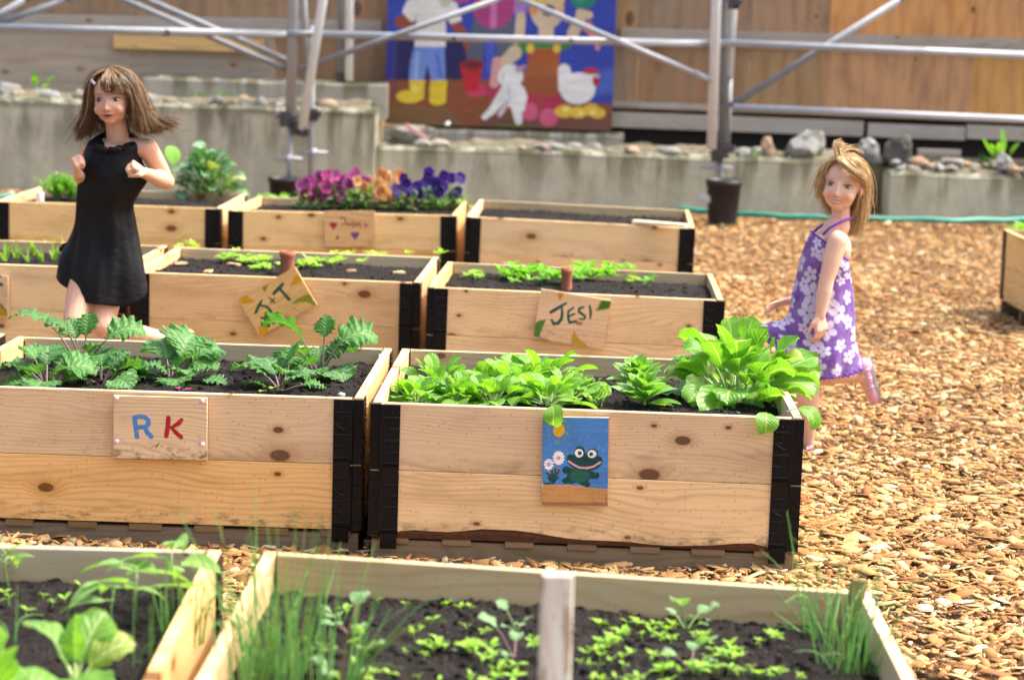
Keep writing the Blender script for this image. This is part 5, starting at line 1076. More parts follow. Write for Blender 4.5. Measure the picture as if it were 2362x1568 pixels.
# weeds in the walls
def weed(px, py, y, z, label, n, h, seed):
    c = at(px, py, y); plant('wall_weed', (c[0], y, z), label, 'weed', 'weeds growing out of the walls', lambda fo, st, rr: [leaf(fo, st, (rr.uniform(-.04, .04), rr.uniform(-.03, .03), 0), rr.uniform(0, 6.3), h*rr.uniform(.4, .7), h*.22, R(rr.uniform(50, 88)), R(rr.uniform(0, 60)), h*.4, .2, 0, 3, 'oval', 7, 2, 0, 0, .003, rr) for _ in range(n)], L_FEA if n < 9 else L_DARK, STEMG, seed)
weed(88, 205, 18.8, zl, 'upright weed on the tall wall behind the girl in black, at left', 6, .24, 1); weed(2312, 360, 18.75, zr, 'tall weed between pebbles near the right edge', 6, .34, 2); weed(2275, 360, 18.7, zr, 'dark low weed left of the tall one near the right edge', 10, .16, 3)
weed(520, 215, 18.85, zl, 'low weed on the tall wall above the cabbage plant', 10, .12, 4); weed(455, 210, 18.8, zl, 'low weed on the tall wall right of the girl in black', 12, .11, 5); weed(1740, 375, 18.6, zm, 'small moss tuft on the wall left of the boulders', 10, .08, 6)
# ------------------------------------------------------------------ people
def nrm(v): v = np.array(v, float); return v/np.linalg.norm(v)
SKIN = NT('child_skin'); _a = SKIN.n('ShaderNodeVertexColor', layer_name='Col'); _n = SKIN.noise(SKIN.coords('Object', False), 70, 3)
_c = SKIN.mix(SKIN.math('MULTIPLY', _n, .18), _a.outputs['Color'], (.62, .30, .20)); SKIN = SKIN.bsdf(_c, .48, .4, sss=.12)
def hand_caps(b, wrist, d, n, curl, thumb=1, sc_=1., spread=.0, tc=.5):
    d = nrm(d); n = np.array(n, float); n = nrm(n-d*n.dot(d)); s = np.cross(d, n)*thumb
    wrist = np.array(wrist, float)
    pl = .052*sc_
    for k, fl in ((-1.5, .8), (-.5, .98), (.5, 1.03), (1.5, .93)):
        kn = wrist+d*pl*(1.04-.05*abs(k-.5))+s*k*.0150*sc_
        b.cap(wrist+s*k*.006*sc_, .0125*sc_, kn, .0098*sc_, 10)
        p = kn; q = spread*k*.5; dd = nrm(d+s*q); a = 0.; ax = np.cross(dd, n)
        for L, c_, r in ((.026, curl*.9, .0068), (.019, curl*1.1, .0062), (.015, curl*.8, .0055)):
            a += c_; e = p+(dd*math.cos(a)+n*math.sin(a))*L*fl*sc_; b.cap(p, r*sc_, e, (r-.0006)*sc_, 10); p = e
    if curl > 1: b.ell(wrist+d*pl*.80+n*.014*sc_, np.array((.024, .016, .016))*sc_, np.stack([s, d, n], 1))
    p = wrist+s*.014*sc_+d*.010*sc_; e = p+(d*.55+s*.75+n*.25)*.026*sc_; b.cap(p, .0115*sc_, e, .0088*sc_, 10); f = e+nrm(d*.8+s*(.5-tc)+n*(.2+tc))*.022*sc_; b.cap(e, .0082*sc_, f, .0066*sc_, 10); g_ = f+nrm(d*.8+s*(.2-tc)+n*(.3+tc))*.016*sc_; b.cap(f, .0070*sc_, g_, .0056*sc_, 10)
def remesh(b, vox, it=5):
    me = b.mesh('tmp'); o = bpy.data.objects.new('tmp', me); COL.objects.link(o)
    m = o.modifiers.new('r', 'REMESH'); m.mode = 'VOXEL'; m.voxel_size = vox; m.use_smooth_shade = True
    s = o.modifiers.new('s', 'SMOOTH'); s.factor = .5; s.iterations = it
    dg = bpy.context.evaluated_depsgraph_get(); me2 = bpy.data.meshes.new_from_object(o.evaluated_get(dg)); bpy.data.objects.remove(o)
    V = np.empty(len(me2.vertices)*3); me2.vertices.foreach_get('co', V); return me2, V.reshape(-1, 3)
class Head:
    def __init__(s, c, yaw, tilt=0., nod=0., sc_=1.):
        F = np.array([math.sin(yaw), -math.cos(yaw), 0]); Rt = np.array([math.cos(yaw), math.sin(yaw), 0]); U = np.array([0, 0, 1.])
        c_, s_ = math.cos(nod), math.sin(nod); F, U = F*c_+U*s_, U*c_-F*s_
        c_, s_ = math.cos(tilt), math.sin(tilt); Rt, U = Rt*c_+U*s_, U*c_-Rt*s_
        s.c = np.array(c, float); s.F, s.R, s.U, s.k = F, Rt, U, sc_; s.M = np.stack([Rt, F, U], 1)
    def w(s, r, f, u): return s.c+(s.R*r+s.F*f+s.U*u)*s.k
    def shape(s, b):
        k = s.k
        b.ell(s.w(0, -.012, .022), np.array((.070, .086, .076))*k, s.M, 24, 16); b.ell(s.w(0, .022, -.020), np.array((.058, .060, .066))*k, s.M, 24, 16)
        b.ell(s.w(0, .042, -.070), np.array((.026, .028, .022))*k, s.M, 16, 10); b.ell(s.w(0, .020, -.052), np.array((.050, .050, .036))*k, s.M, 20, 12)
        for q in (-1, 1):
            b.ell(s.w(.034*q, .050, -.038), np.array((.021, .022, .021))*k, s.M, 14, 9); b.ell(s.w(.070*q, -.006, -.014), np.array((.006, .014, .020))*k, s.M, 12, 8)
    def deform(s, V):
        L = (V-s.c)@s.M/s.k; r, f, u = L[:, 0], L[:, 1], L[:, 2]; m = (f > .02) & (abs(u) < .13) & (abs(r) < .09)
        g = lambda r0, u0, a, b_: np.exp(-(((r-r0)/a)**2+((u-u0)/b_)**2))
        d = np.zeros(len(V))
        for q in (-1, 1): d -= .0085*g(.030*q, -.004, .017, .0115); d += .0020*g(.029*q, .014, .020, .006)
        d += .0125*g(0, -.034, .0080, .0085)+.0065*g(0, -.018, .0070, .020)+.0025*g(.009, -.037, .005, .005)+.0025*g(-.009, -.037, .005, .005)
        d += .0060*g(0, -.0535, .018, .0042)+.0065*g(0, -.0655, .015, .0050)-.0030*g(0, -.0592, .020, .0028)-.002*g(0, -.075, .02, .006)
        V = V+np.where(m, d, 0)[:, None]*s.F*s.k
        return V
    def surf(s, V, r0, u0):
        L = (V-s.c)@s.M/s.k; q = (abs(L[:, 0]-r0) < .005) & (abs(L[:, 2]-u0) < .005) & (L[:, 1] > 0); return L[q, 1].max()
    def paint(s, V, C, base, mouth='open', lipc=(.56, .14, .14)):
        L = (V-s.c)@s.M/s.k; r, f, u = L[:, 0], L[:, 1], L[:, 2]; fr = (f > .015) & (abs(u) < .13)
        def put(m, col, a=1.): m = np.clip(m, 0, 1)*fr*a; C[:, :3] = C[:, :3]*(1-m[:, None])+np.array(col)*m[:, None]
        g = lambda r0, u0, a, b_, p=2: np.exp(-((np.abs((r-r0)/a))**p+(np.abs((u-u0)/b_))**p))
        for q in (-1, 1): put(g(.037*q, -.042, .020, .018), (.70, .26, .20), .35); put(g(.030*q, -.004, .018, .013), tuple(x*.72 for x in base), .45)
        put(g(0, -.036, .010, .010), (.66, .30, .22), .3); put(g(0, -.096, .04, .012), tuple(x*.7 for x in base), .2)
        for q in (-1, 1): put(g(.007*q, -.0435, .0035, .0025), (.22, .08, .06), .9)
        if mouth == 'open': put(g(0, -.0610, .0200, .0088, 3), lipc, .97); put(g(0, -.0592, .0140, .0046, 3), (.05, .01, .01), .98)
        else:
            uu = -.0610+11.*r**2; m_ = np.exp(-(np.abs(r/.028))**4-(np.abs((u-uu)/.0080))**3); put(m_, lipc, .9); m_ = np.exp(-(np.abs(r/.023))**4-(np.abs((u-uu)/.0042))**3); put(m_, (.80, .74, .66), .95)
            m_ = np.exp(-(np.abs(r/.027))**4-(np.abs((u-uu-.0048)/.0017))**2); put(m_, (.20, .05, .04), .85); m_ = np.exp(-(np.abs(r/.024))**4-(np.abs((u-uu+.0052)/.0016))**2); put(m_, (.36, .10, .09), .7)
        for q in (-1, 1):
            uu = .0165-4.*(r-.030*q)**2*3; m_ = np.exp(-(np.abs((r-.031*q)/.015))**4-(np.abs((u-uu)/.0026))**2); put(m_, s.brow, s.browa)
            uu = .0035-14*(r-.030*q)**2; m_ = np.exp(-(np.abs((r-.030*q)/.0140))**6-(np.abs((u-uu)/.0030))**2); put(m_, (.04, .022, .018), .97); uu = -.0095+8*(r-.030*q)**2; m_ = np.exp(-(np.abs((r-.030*q)/.0120))**6-(np.abs((u-uu)/.0014))**2); put(m_, (.20, .10, .07), .6)
        return C
    def eyes(s, V, iris, look=(0, 0), open_=.0054):
        """eyeballs as extra verts / faces / colours"""
        b = MB(); cols = []
        for q in (-1, 1):
            f0 = s.surf(V, .030*q, -.004); c = s.w(.030*q, f0-.0035, -.0035)
            k0 = b.n; b.ell(c, np.array((.0125, .0062, open_))*s.k, s.M, 28, 20); P = (b.V[-1]-c)@s.M/s.k
            d = np.hypot(P[:, 0]-look[0], P[:, 2]-look[1]); col = np.tile((.62, .56, .52, 1.), (len(P), 1)); col[d < .0080] = (*iris, 1); col[d < .0042] = (.01, .01, .01, 1); b.C[-1] = col
        return b
def finish(name, me, V, C, extra, parent, root):
    """one continuous skin mesh (+ the eyeballs set in it)"""
    fs = [tuple(p.vertices) for p in me.polygons]; b = MB(); b.add(V, fs, C=C); b.add(np.concatenate(extra.V), extra.F, C=np.concatenate(extra.C)); bpy.data.meshes.remove(me)
    o = wlink(b, name, SKIN, root, smooth=True); return o
def hairmat(name, a, b_, c_):
    t = NT(name); isl = t.n('ShaderNodeNewGeometry').outputs['Random Per Island']; co = t.coords('Object', False)
    r = t.n('ShaderNodeValToRGB'); t.l(isl, r.inputs[0]); e = r.color_ramp.elements; e[0].color = (*a, 1); e[1].color = (*c_, 1); x = e.new(.55); x.color = (*b_, 1)
    return t.bsdf(r.outputs[0], .38, .5, trans=(.15, r.outputs[0]))
def strand(b, pts, r, n=9, jit=None):
    pts = np.array(pts, float); m = len(pts)-1; P = np.vstack([2*pts[0]-pts[1], pts, 2*pts[-1]-pts[-2]]); out = []
    for i in range(m):
        for t in np.linspace(0, 1, max(2, n//m), endpoint=False):
            p0, p1, p2, p3 = P[i:i+4]; out.append(.5*((2*p1)+(-p0+p2)*t+(2*p0-5*p1+4*p2-p3)*t*t+(-p0+3*p1-3*p2+p3)*t**3))
    out.append(P[-2]); out = np.array(out); b.tube(out, r*np.linspace(1, .35, len(out)), 4, caps=False)
def wig(b, hd, guides, n, seed, r=.0016, spread=.010, clump=14):
    """guides: list of paths (points in head units r,f,u); strands are blends of neighbouring guides"""
    rs = np.random.RandomState(seed); G = [np.array(g, float) for g in guides]; co = None
    for i in range(n):
        if i % clump == 0: k = rs.randint(0, len(G)-1); t = rs.rand(); off = rs.normal(0, 1, 3)*spread*.7; tw = rs.rand()*6
        tt = np.clip(t+rs.normal(0, .07), 0, 1); g = G[k]*(1-tt)+G[k+1]*tt; m = len(g); q = np.linspace(0, 1, m)[:, None]
        jit = off*q**1.4+rs.normal(0, 1, 3)*spread*(.15+.7*q**1.6); g = g+jit+np.array([math.sin(tw+5*x) for x in q[:, 0]])[:, None]*np.array([.009, .006, .003])*q
        g[0] += rs.normal(0, .003, 3)
        pts = np.array([hd.w(*p) for p in g]); rr_ = .0
        strand(b, pts, r*rs.uniform(.6, 1.3), 12)
def loft(rings, nT, nZ, hem=None, fold=None, close_top=False):
    """rings: (cx, cy, z, a, b, tiltx, tilty, foldamp); interpolated smoothly down the garment"""
    Rg = np.array(rings, float); m = len(Rg); t = np.linspace(0, m-1, nZ); P = np.zeros((nZ, nT, 3)); th = np.arange(nT)*2*math.pi/nT; prm = []
    X = np.vstack([Rg[0]*2-Rg[1], Rg, Rg[-1]*2-Rg[-2]])
    for i, tt in enumerate(t):
        k = min(int(tt), m-2); f = tt-k; p0, p1, p2, p3 = X[k:k+4]; v = .5*((2*p1)+(-p0+p2)*f+(2*p0-5*p1+4*p2-p3)*f*f+(-p0+3*p1-3*p2+p3)*f**3)
        cx, cy, z, a, b_, tx, ty, fa = v; q = tt/(m-1)
        fo = 1+fa*(np.sin(th*3+1.3+q*2.2)+.7*np.sin(th*5+q*3.+.5)+.45*np.sin(th*8+q*4+2)+.18*np.sin(th*17+q*3))
        P[i, :, 0] = cx+a*fo*np.cos(th); P[i, :, 1] = cy+b_*fo*np.sin(th); P[i, :, 2] = z+tx*np.cos(th)+ty*np.sin(th)
        if hem is not None: P[i, :, 2] += hem(th)*q**3
    return P, th, t/(m-1)
def cloth(P, name, mat, root, C=None, th_=.003):
    b = MB(); b.grid(P, closed=True, C=C); o = wlink(b, name, mat, root, smooth=True); m = o.modifiers.new('solid', 'SOLIDIFY'); m.thickness = th_; m.offset = 0; return o
# ================= girl in the black dress
Y1 = 8.28
def p1(px, py, dy=0.): return at(px, py, Y1+dy)
r1 = empty('person', (p1(235, 700)[0], Y1, 0), label='girl with brown hair in a black dress, fists at her chest, running between beds', cat='person')
H1 = Head(p1(260, 226, -.03), R(-7), R(3), R(-2), 1.02); H1.brow = (.12, .07, .04); H1.browa = .85
b = MB(); H1.shape(b)
nb = p1(272, 326, .0)
b.cap(H1.w(0, -.018, -.05), .038, nb, .041); 
ch = p1(262, 372, .0); wa = p1(243, 470, .0); pe = p1(238, 590, .02)
b.ell(p1(270, 345, .01), (.088, .050, .034)); b.ell(ch, (.078, .058, .080)); b.ell((ch+wa)/2, (.072, .056, .09)); b.ell(wa, (.070, .054, .07)); b.ell(pe, (.088, .068, .085))
sR, sL = p1(341, 343, .0), p1(208, 345, .02); eR, wR = p1(384, 420, .055), p1(334, 400, -.10); eL, wL = p1(200, 438, .10), p1(180, 402, -.08)
b.cap(sR, .038, p1(365, 385, .03), .034); b.cap(p1(365, 385, .03), .034, eR, .029); b.cap(eR, .030, (eR*2+wR)/3, .031); b.cap((eR*2+wR)/3, .031, wR, .0205); b.cap(p1(300, 340, .01), .036, sR, .038)
b.cap(sL, .036, eL, .029); b.cap(eL, .029, wL, .020); b.cap(p1(245, 340, .02), .034, sL, .035)
hand_caps(b, wR, p1(285, 366, -.145)-wR, p1(290, 430, -.10)-p1(290, 372, -.14), 1.35, 1, 1.02, tc=.8)
hand_caps(b, wL, p1(166, 352, -.13)-wL, (.9, .5, .0), 1.35, 1, 1.0, tc=.8)
hF, hB = p1(204, 620, .02), p1(256, 622, .03); kF, kB = p1(172, 738, -.10), p1(236, 750, -.06); aF, aB = p1(176, 925, -.02), p1(400, 788, .12)
b.cap(hF, .068, kF, .043); b.cap(kF, .043, (kF*.62+aF*.38), .040); b.cap(kF*.62+aF*.38, .040, aF, .025); b.cap(hB, .066, kB, .044); b.cap(kB, .044, kB*.62+aB*.38, .039); b.cap(kB*.62+aB*.38, .038, aB, .025)
b.cap(aF, .026, p1(170, 965, -.05), .024); b.cap(p1(184, 960, .0), .026, p1(130, 972, -.10), .020); b.cap(aB, .026, aB+np.array([.05, .03, .02]), .026); b.cap(aB+np.array([.04, .03, .02]), .026, aB+np.array([.085, .03, -.10]), .020)
me, V = remesh(b, .0031, 4); V = H1.deform(V); base = (.68, .405, .275); C = np.ones((len(V), 4)); C[:, :3] = base; C = H1.paint(V, C, base, 'open')
for e_ in (eR, wR, eL): 
    m_ = np.exp(-((np.linalg.norm(V-e_, axis=1))/.035)**2)[:, None]*.35; C[:, :3] = C[:, :3]*(1-m_)+np.array((.66, .26, .17))*m_
finish('body', me, V, C, H1.eyes(V, (.07, .045, .03), (-.0015, .0005)), None, r1)
DR = NT('black_satin'); _n = DR.noise(DR.coords('Object', False), 9, 4); DR = DR.bsdf(DR.mix(_n, (.003, .003, .004), (.007, .007, .009)), .5, .22, bump=DR.bump(DR.noise(DR.coords('Object', False), 14, 3, dist=1.2), .25, .02))
def ring(pxl, pxr, py, b_, dy=0., tx=0., ty=0., fa=0.):
    l, r = p1(pxl, py, dy), p1(pxr, py, dy); return ((l[0]+r[0])/2, l[1], (l[2]+r[2])/2, (r[0]-l[0])/2, b_, tx, ty, fa)
rg = [ring(234, 306, 315, .046, .01, 0, .030, .0), ring(218, 320, 321, .060, .005, 0, .020, 0), ring(202, 327, 334, .067, .0, 0, .010, 0), ring(192, 325, 362, .072, .0, 0, 0, .0), ring(186, 335, 395, .076, -.002, 0, 0, .012), ring(182, 336, 420, .078, 0, 0, 0, .022),
      ring(180, 318, 450, .078, 0, 0, 0, .03), ring(179, 304, 485, .080, .01, 0, 0, .04), ring(175, 312, 530, .092, .02, 0, 0, .045), ring(166, 320, 580, .110, .03, 0, 0, .055), ring(152, 326, 632, .125, .03, 0, 0, .05), ring(150, 326, 694, .135, .03, 0, 0, .06)]
def hem1(th): return .105*np.clip(-np.cos(th), 0, 1)**2.+.085*np.clip(np.cos(th), 0, 1)**5-.008+.012*np.sin(th*3)
P, th, q = loft(rg, 160, 120, hem1)
# v-neck: pull the front of the top edge down; diagonal drag folds in the skirt
fr = np.clip(-np.sin(th), 0, 1)**6
P[:, :, 2] -= (np.exp(-(q*9)**2)[:, None])*fr[None]*.036
sw = np.sin(th[None]*5-q[:, None]*9+.5)*np.clip((q[:, None]-.3)*2, 0, 1)*.006; cxy = P[:, :, :2].mean(1, keepdims=True); dv = P[:, :, :2]-cxy; dv /= np.linalg.norm(dv, axis=2, keepdims=True); P[:, :, :2] += dv*sw[..., None]
# wind pulls the hem out to both sides
P[:, :, 0] += (np.clip((q[:, None]-.72)*3.5, 0, 1)**2)*(.028*np.clip(np.cos(th)[None], 0, 1)**3-.008*np.clip(-np.cos(th)[None], 0, 1)**3)
cloth(P, 'dress', DR, r1)
b = MB(); fl = [p1(185, 560, .06), p1(165, 556, .09), p1(136, 562, .10)]; fl2 = [p1(190, 600, .05), p1(165, 580, .08), p1(140, 592, .10)]; f3 = [p1(188, 612, .05), p1(165, 600, .07), p1(133, 556, .12)]
gp = np.array([fl, fl2, f3]); b.grid(gp); o = wlink(b, 'dress_flap', DR, r1, smooth=True); m_ = o.modifiers.new('s', 'SUBSURF'); m_.levels = m_.render_levels = 3; m_ = o.modifiers.new('t', 'SOLIDIFY'); m_.thickness = .004
b = MB(); rs_ = random.Random(4)
for i in range(46):
    t = i/45; c = p1(214+78*t, 338+10*math.sin(t*math.pi), -.066+.016*abs(t-.5)); b.ell(c+np.array([rs_.uniform(-.004, .004), rs_.uniform(-.006, .0), rs_.uniform(-.012, .010)]), (rs_.uniform(.006, .011), .006, rs_.uniform(.005, .009)), rotm('Y', rs_.uniform(-1, 1)), 8, 6)
b.ell(p1(238, 344, -.082), (.024, .010, .012), rotm('Y', .2)); b.ell(p1(266, 346, -.082), (.024, .010, .012), rotm('Y', -.2)); wlink(b, 'neck_bow', DR, r1, smooth=True)
HM1 = hairmat('brown_hair', (.09, .048, .025), (.22, .13, .068), (.46, .30, .16)); b = MB()
b.ell(H1.w(0, -.024, .026), np.array((.075, .084, .078)), H1.M, 24, 16)
top = (.010, .018, .102)
G = [[(-.012, .040, .096), (-.045, .050, .082), (-.070, .042, .045), (-.080, .030, -.01), (-.094, .015, -.060), (-.128, .0, -.108)],
     [(-.010, .010, .101), (-.052, .020, .086), (-.080, .010, .040), (-.090, .0, -.020), (-.108, -.01, -.080), (-.142, -.02, -.140)],
     [(0, -.02, .102), (-.050, -.040, .085), (-.078, -.055, .040), (-.082, -.060, -.025), (-.088, -.055, -.085), (-.098, -.05, -.130)],
     [(.0, -.05, .096), (-.02, -.090, .060), (-.03, -.108, .010), (-.03, -.108, -.050), (-.02, -.100, -.100), (-.01, -.09, -.130)],
     [(.01, -.05, .096), (.030, -.090, .060), (.045, -.108, .010), (.055, -.108, -.050), (.075, -.090, -.095), (.095, -.08, -.105)],
     [(.015, -.02, .101), (.055, -.045, .084), (.084, -.060, .035), (.098, -.060, -.025), (.120, -.050, -.085), (.185, -.04, -.105)],
     [(.015, .0, .102), (.060, -.005, .088), (.090, -.010, .040), (.106, -.012, -.020), (.120, -.015, -.075), (.160, -.02, -.115)],
     [(.012, .02, .101), (.055, .030, .085), (.080, .028, .045), (.092, .022, -.005), (.102, .012, -.055), (.112, .0, -.115)],
     [(.010, .035, .098), (.045, .052, .080), (.070, .046, .045), (.080, .036, .005), (.086, .028, -.040), (.084, .016, -.100)]]
wig(b, H1, G, 2000, 3, .0015, .013, 10); wig(b, H1, G, 330, 33, .0010, .028, 3)
BG = [[(.0, .035, .098), (-.012, .066, .080), (-.018, .083, .058), (-.016, .088, .040)], [(.008, .035, .098), (.008, .072, .078), (.010, .088, .054), (.010, .091, .032)], [(.012, .032, .098), (.032, .064, .078), (.042, .076, .050), (.044, .078, .026)], [(.014, .030, .098), (.050, .050, .078), (.064, .056, .046), (.068, .054, .014)]]
wig(b, H1, BG, 420, 5, .0015, .004)
FL = [[(.08, -.02, -.05), (.13, -.03, -.08), (.18, -.03, -.085), (.235, -.04, -.115)], [(.09, -.02, -.06), (.13, -.03, -.10), (.17, -.03, -.11), (.205, -.04, -.10)], [(.07, .0, -.07), (.09, .0, -.115), (.12, .0, -.125), (.15, 0, -.105)]]
wig(b, H1, FL, 170, 8, .0013, .010, 9)
wlink(b, 'hair', HM1, r1, smooth=True)
b = MB(); b.box(H1.w(-.050, .062, .060), (.020, .006, .008), H1.M@rotm('Y', .9)); wlink(b, 'hair_clip', plain('lilac_clip', (.6, .55, .75), .3), r1)
# ================= girl in the purple dress
Y2 = 8.12
def p2(px, py, dy=0.): return at(px, py, Y2+dy)
r2 = empty('person', (p2(1880, 900)[0], Y2, 0), label='smiling blond girl in a purple dress with white flowers, one foot kicked up', cat='person')
H2 = Head(p2(1943, 425, .0), R(-19), R(-7), R(2), 1.02); H2.brow = (.42, .26, .14); H2.browa = .5
b = MB(); H2.shape(b)
nb = p2(1938, 525, .01); b.cap(H2.w(0, -.016, -.05), .033, nb, .034)
b.ell(p2(1925, 552, .01), (.048, .070, .030)); b.cap(p2(1925, 565, -.03), .042, p2(1908, 640, -.01), .046); b.cap(p2(1922, 565, .05), .042, p2(1905, 640, .03), .046); b.ell(p2(1905, 640, .01), (.055, .072, .09)); b.ell(p2(1893, 735, .01), (.075, .078, .085)); b.ell(p2(1890, 690, .01), (.062, .070, .09))
b.ell(p2(1940, 575, .0), (.036, .060, .06)); b.ell(p2(1895, 580, .01), (.040, .060, .055)); b.cap(p2(1926, 518, .01), .034, p2(1902, 556, .005), .040); b.ell(p2(1893, 556, .01), (.034, .062, .030))
sN, eN, wN = p2(1931, 556, -.085), p2(1906, 645, -.105), p2(1890, 728, -.115); b.cap(sN, .037, (sN+eN)/2, .034); b.cap((sN+eN)/2, .034, eN, .027); b.cap(eN, .027, (eN*2+wN)/3, .0275); b.cap((eN*2+wN)/3, .0275, wN, .019); b.cap(p2(1925, 553, -.03), .036, sN, .037)
hand_caps(b, wN, p2(1896, 785, -.12)-wN, p2(1860, 770, -.06)-wN, .45, -1, .98, .10, .3)
sF, eF, wF = p2(1918, 558, .095), p2(1860, 640, .17), p2(1826, 692, .14); b.cap(sF, .034, eF, .026); b.cap(eF, .026, wF, .018); hand_caps(b, wF, p2(1788, 702, .13)-wF, (0, -.5, -.9), .12, 1, .95, .55, -.1)
hN, kN, aN = p2(1884, 775, -.03), p2(1864, 888, -.07), p2(1862, 1014, -.02); b.cap(hN, .064, kN, .043); b.cap(kN, .043, kN*.62+aN*.38, .039); b.cap(kN*.62+aN*.38, .039, aN, .024)
hO, kO, aO = p2(1900, 775, .05), p2(1872, 862, .05), p2(1972, 866, .08); b.cap(hO, .064, kO, .043); b.cap(kO, .043, kO*.6+aO*.4, .038); b.cap(kO*.6+aO*.4, .037, aO, .025)
b.cap(aN, .025, p2(1862, 1032, -.01), .024); b.cap(p2(1862, 1034, -.01), .024, p2(1800, 1042, -.05), .019)
b.cap(aO, .025, p2(1990, 868, .08), .026); b.cap(p2(1990, 862, .08), .026, p2(2012, 918, .07), .021)
me, V = remesh(b, .0031, 4); V = H2.deform(V); base = (.78, .50, .37); C = np.ones((len(V), 4)); C[:, :3] = base; C = H2.paint(V, C, base, 'smile', (.60, .20, .18))
for e_ in (eN, kN, wN):
    m_ = np.exp(-((np.linalg.norm(V-e_, axis=1))/.03)**2)[:, None]*.25; C[:, :3] = C[:, :3]*(1-m_)+np.array((.70, .30, .20))*m_
finish('body', me, V, C, H2.eyes(V, (.12, .13, .14), (-.001, -.0005), .0034), None, r2)
# dress
def ring2(pxl, pxr, py, b_, dy=0., tx=0., ty=0., fa=0.):
    l, r = p2(pxl, py, dy), p2(pxr, py, dy); return ((l[0]+r[0])/2, l[1], (l[2]+r[2])/2, (r[0]-l[0])/2, b_, tx, ty, fa)
rg = [ring2(1868, 1958, 568, .070, .0, -.052, 0, 0), ring2(1856, 1958, 592, .080, .0, -.042, 0, .0), ring2(1842, 1960, 622, .084, .01, -.02, 0, .008), ring2(1834, 1961, 655, .084, .01, 0, 0, .016), ring2(1822, 1964, 700, .092, .01, 0, 0, .03), ring2(1815, 1968, 745, .104, .01, 0, 0, .035),
      ring2(1808, 1966, 785, .118, .01, 0, 0, .05), ring2(1800, 1966, 820, .130, .01, 0, 0, .06), ring2(1802, 1968, 868, .130, .01, 0, 0, .07)]
def hem2(th): return .160*np.clip(-np.cos(th), 0, 1)**1.6+.060*np.clip(np.cos(th), 0, 1)**2.+.012*np.sin(th*4+1)
P, th, q = loft(rg, 300, 230, hem2)
P[:, :, 0] += (np.clip((q[:, None]-.68)*3.2, 0, 1)**1.5)*(.018*np.clip(np.cos(th)[None], 0, 1)**2-.100*np.clip(-np.cos(th)[None], 0, 1)**2.)
sw = np.sin(th[None]*4+q[:, None]*8)*np.clip((q[:, None]-.3)*2, 0, 1)*.006; cxy = P[:, :, :2].mean(1, keepdims=True); dv = P[:, :, :2]-cxy; dv /= np.linalg.norm(dv, axis=2, keepdims=True); P[:, :, :2] += dv*sw[..., None]
# print: violet cloth with white five-petalled flowers
TH, Q = np.meshgrid(th, q); arc = .085+.045*Q; U_ = TH*arc; V_ = Q*.47; PU = 2*math.pi*arc
A = np.zeros(P.shape[:2]+(4,)); A[..., 3] = 1; tone = .5+fbm(U_*30, V_*22, 3, 3)*1.6
c1, c2 = np.array(lin((104, 70, 146))), np.array(lin((150, 116, 186))); A[..., :3] = c1+(c2-c1)*np.clip(tone, 0, 1)[..., None]
rs_ = np.random.RandomState(11); fl = []
tries = 0
while len(fl) < 80 and tries < 9000:
    tries += 1; tq, qq, r = rs_.rand()*2*math.pi, rs_.uniform(.03, .99), rs_.uniform(.026, .040)*(.75+.35*rs_.rand()); ar = .085+.045*qq
    if all((((tq-a[0]+math.pi) % (2*math.pi)-math.pi)*ar)**2+((qq-a[1])*.47)**2 > (.74*(r+a[2]))**2 for a in fl): fl.append((tq, qq, r, rs_.rand()*6.28))
for tq, qq, r, ph in fl:
    dx = ((TH-tq+math.pi) % (2*math.pi)-math.pi)*arc; dy = (Q-qq)*.47; rad = np.hypot(dx, dy); an = np.arctan2(dy, dx)+ph
    pet = r*(.34+.66*np.abs(np.cos(an*2.5))**.55); m_ = np.clip((pet-rad)/.0018, 0, 1); vein = np.clip(1-np.abs(np.sin(an*2.5+math.pi/2))*9*rad/r, 0, 1)*(rad < r*.6)
    col = np.array(lin((208, 200, 224))); A[..., :3] = A[..., :3]*(1-m_[..., None])+col*m_[..., None]; v2 = (np.maximum(vein*.75, (rad < r*.13)*.9)*m_)[..., None]; A[..., :3] = A[..., :3]*(1-v2)+np.array(lin((92, 70, 120)))*v2
PD = NT('flowered_purple_cotton'); _a = PD.n('ShaderNodeVertexColor', layer_name='Col'); _n = PD.noise(PD.coords('Object', False), 20, 3); PD = PD.bsdf(_a.outputs['Color'], .7, .25, bump=PD.bump(_n, .35, .02), trans=(.12, _a.outputs['Color']))
cloth(P, 'dress', PD, r2, A)
PUR = plain('purple_cotton', lin((112, 64, 164)), .7, .2)
b = MB(); pts = [p2(1897, 542, -.066), p2(1912, 527, -.068), p2(1932, 516, -.055), p2(1955, 505, -.035), p2(1964, 503, -.01)]; b.tube(pts, .0048, 8); b.tube([p2(1872, 538, .05), p2(1895, 520, .055), p2(1930, 508, .04)], .0048, 8)
pts = [P[0, i] for i in range(0, 300, 4)]+[P[0, 0]]; b.tube(pts, .0040, 6); wlink(b, 'halter_strap', PUR, r2, smooth=True)
b = MB(); n_ = 300; rf = np.array([P[-1, i % n_]+np.array([0, 0, .004+.006*math.sin(i*1.1)]) for i in range(n_+1)]); b.tube(rf, .0035, 5, caps=False); wlink(b, 'ruffled_hem', PUR, r2, smooth=True)
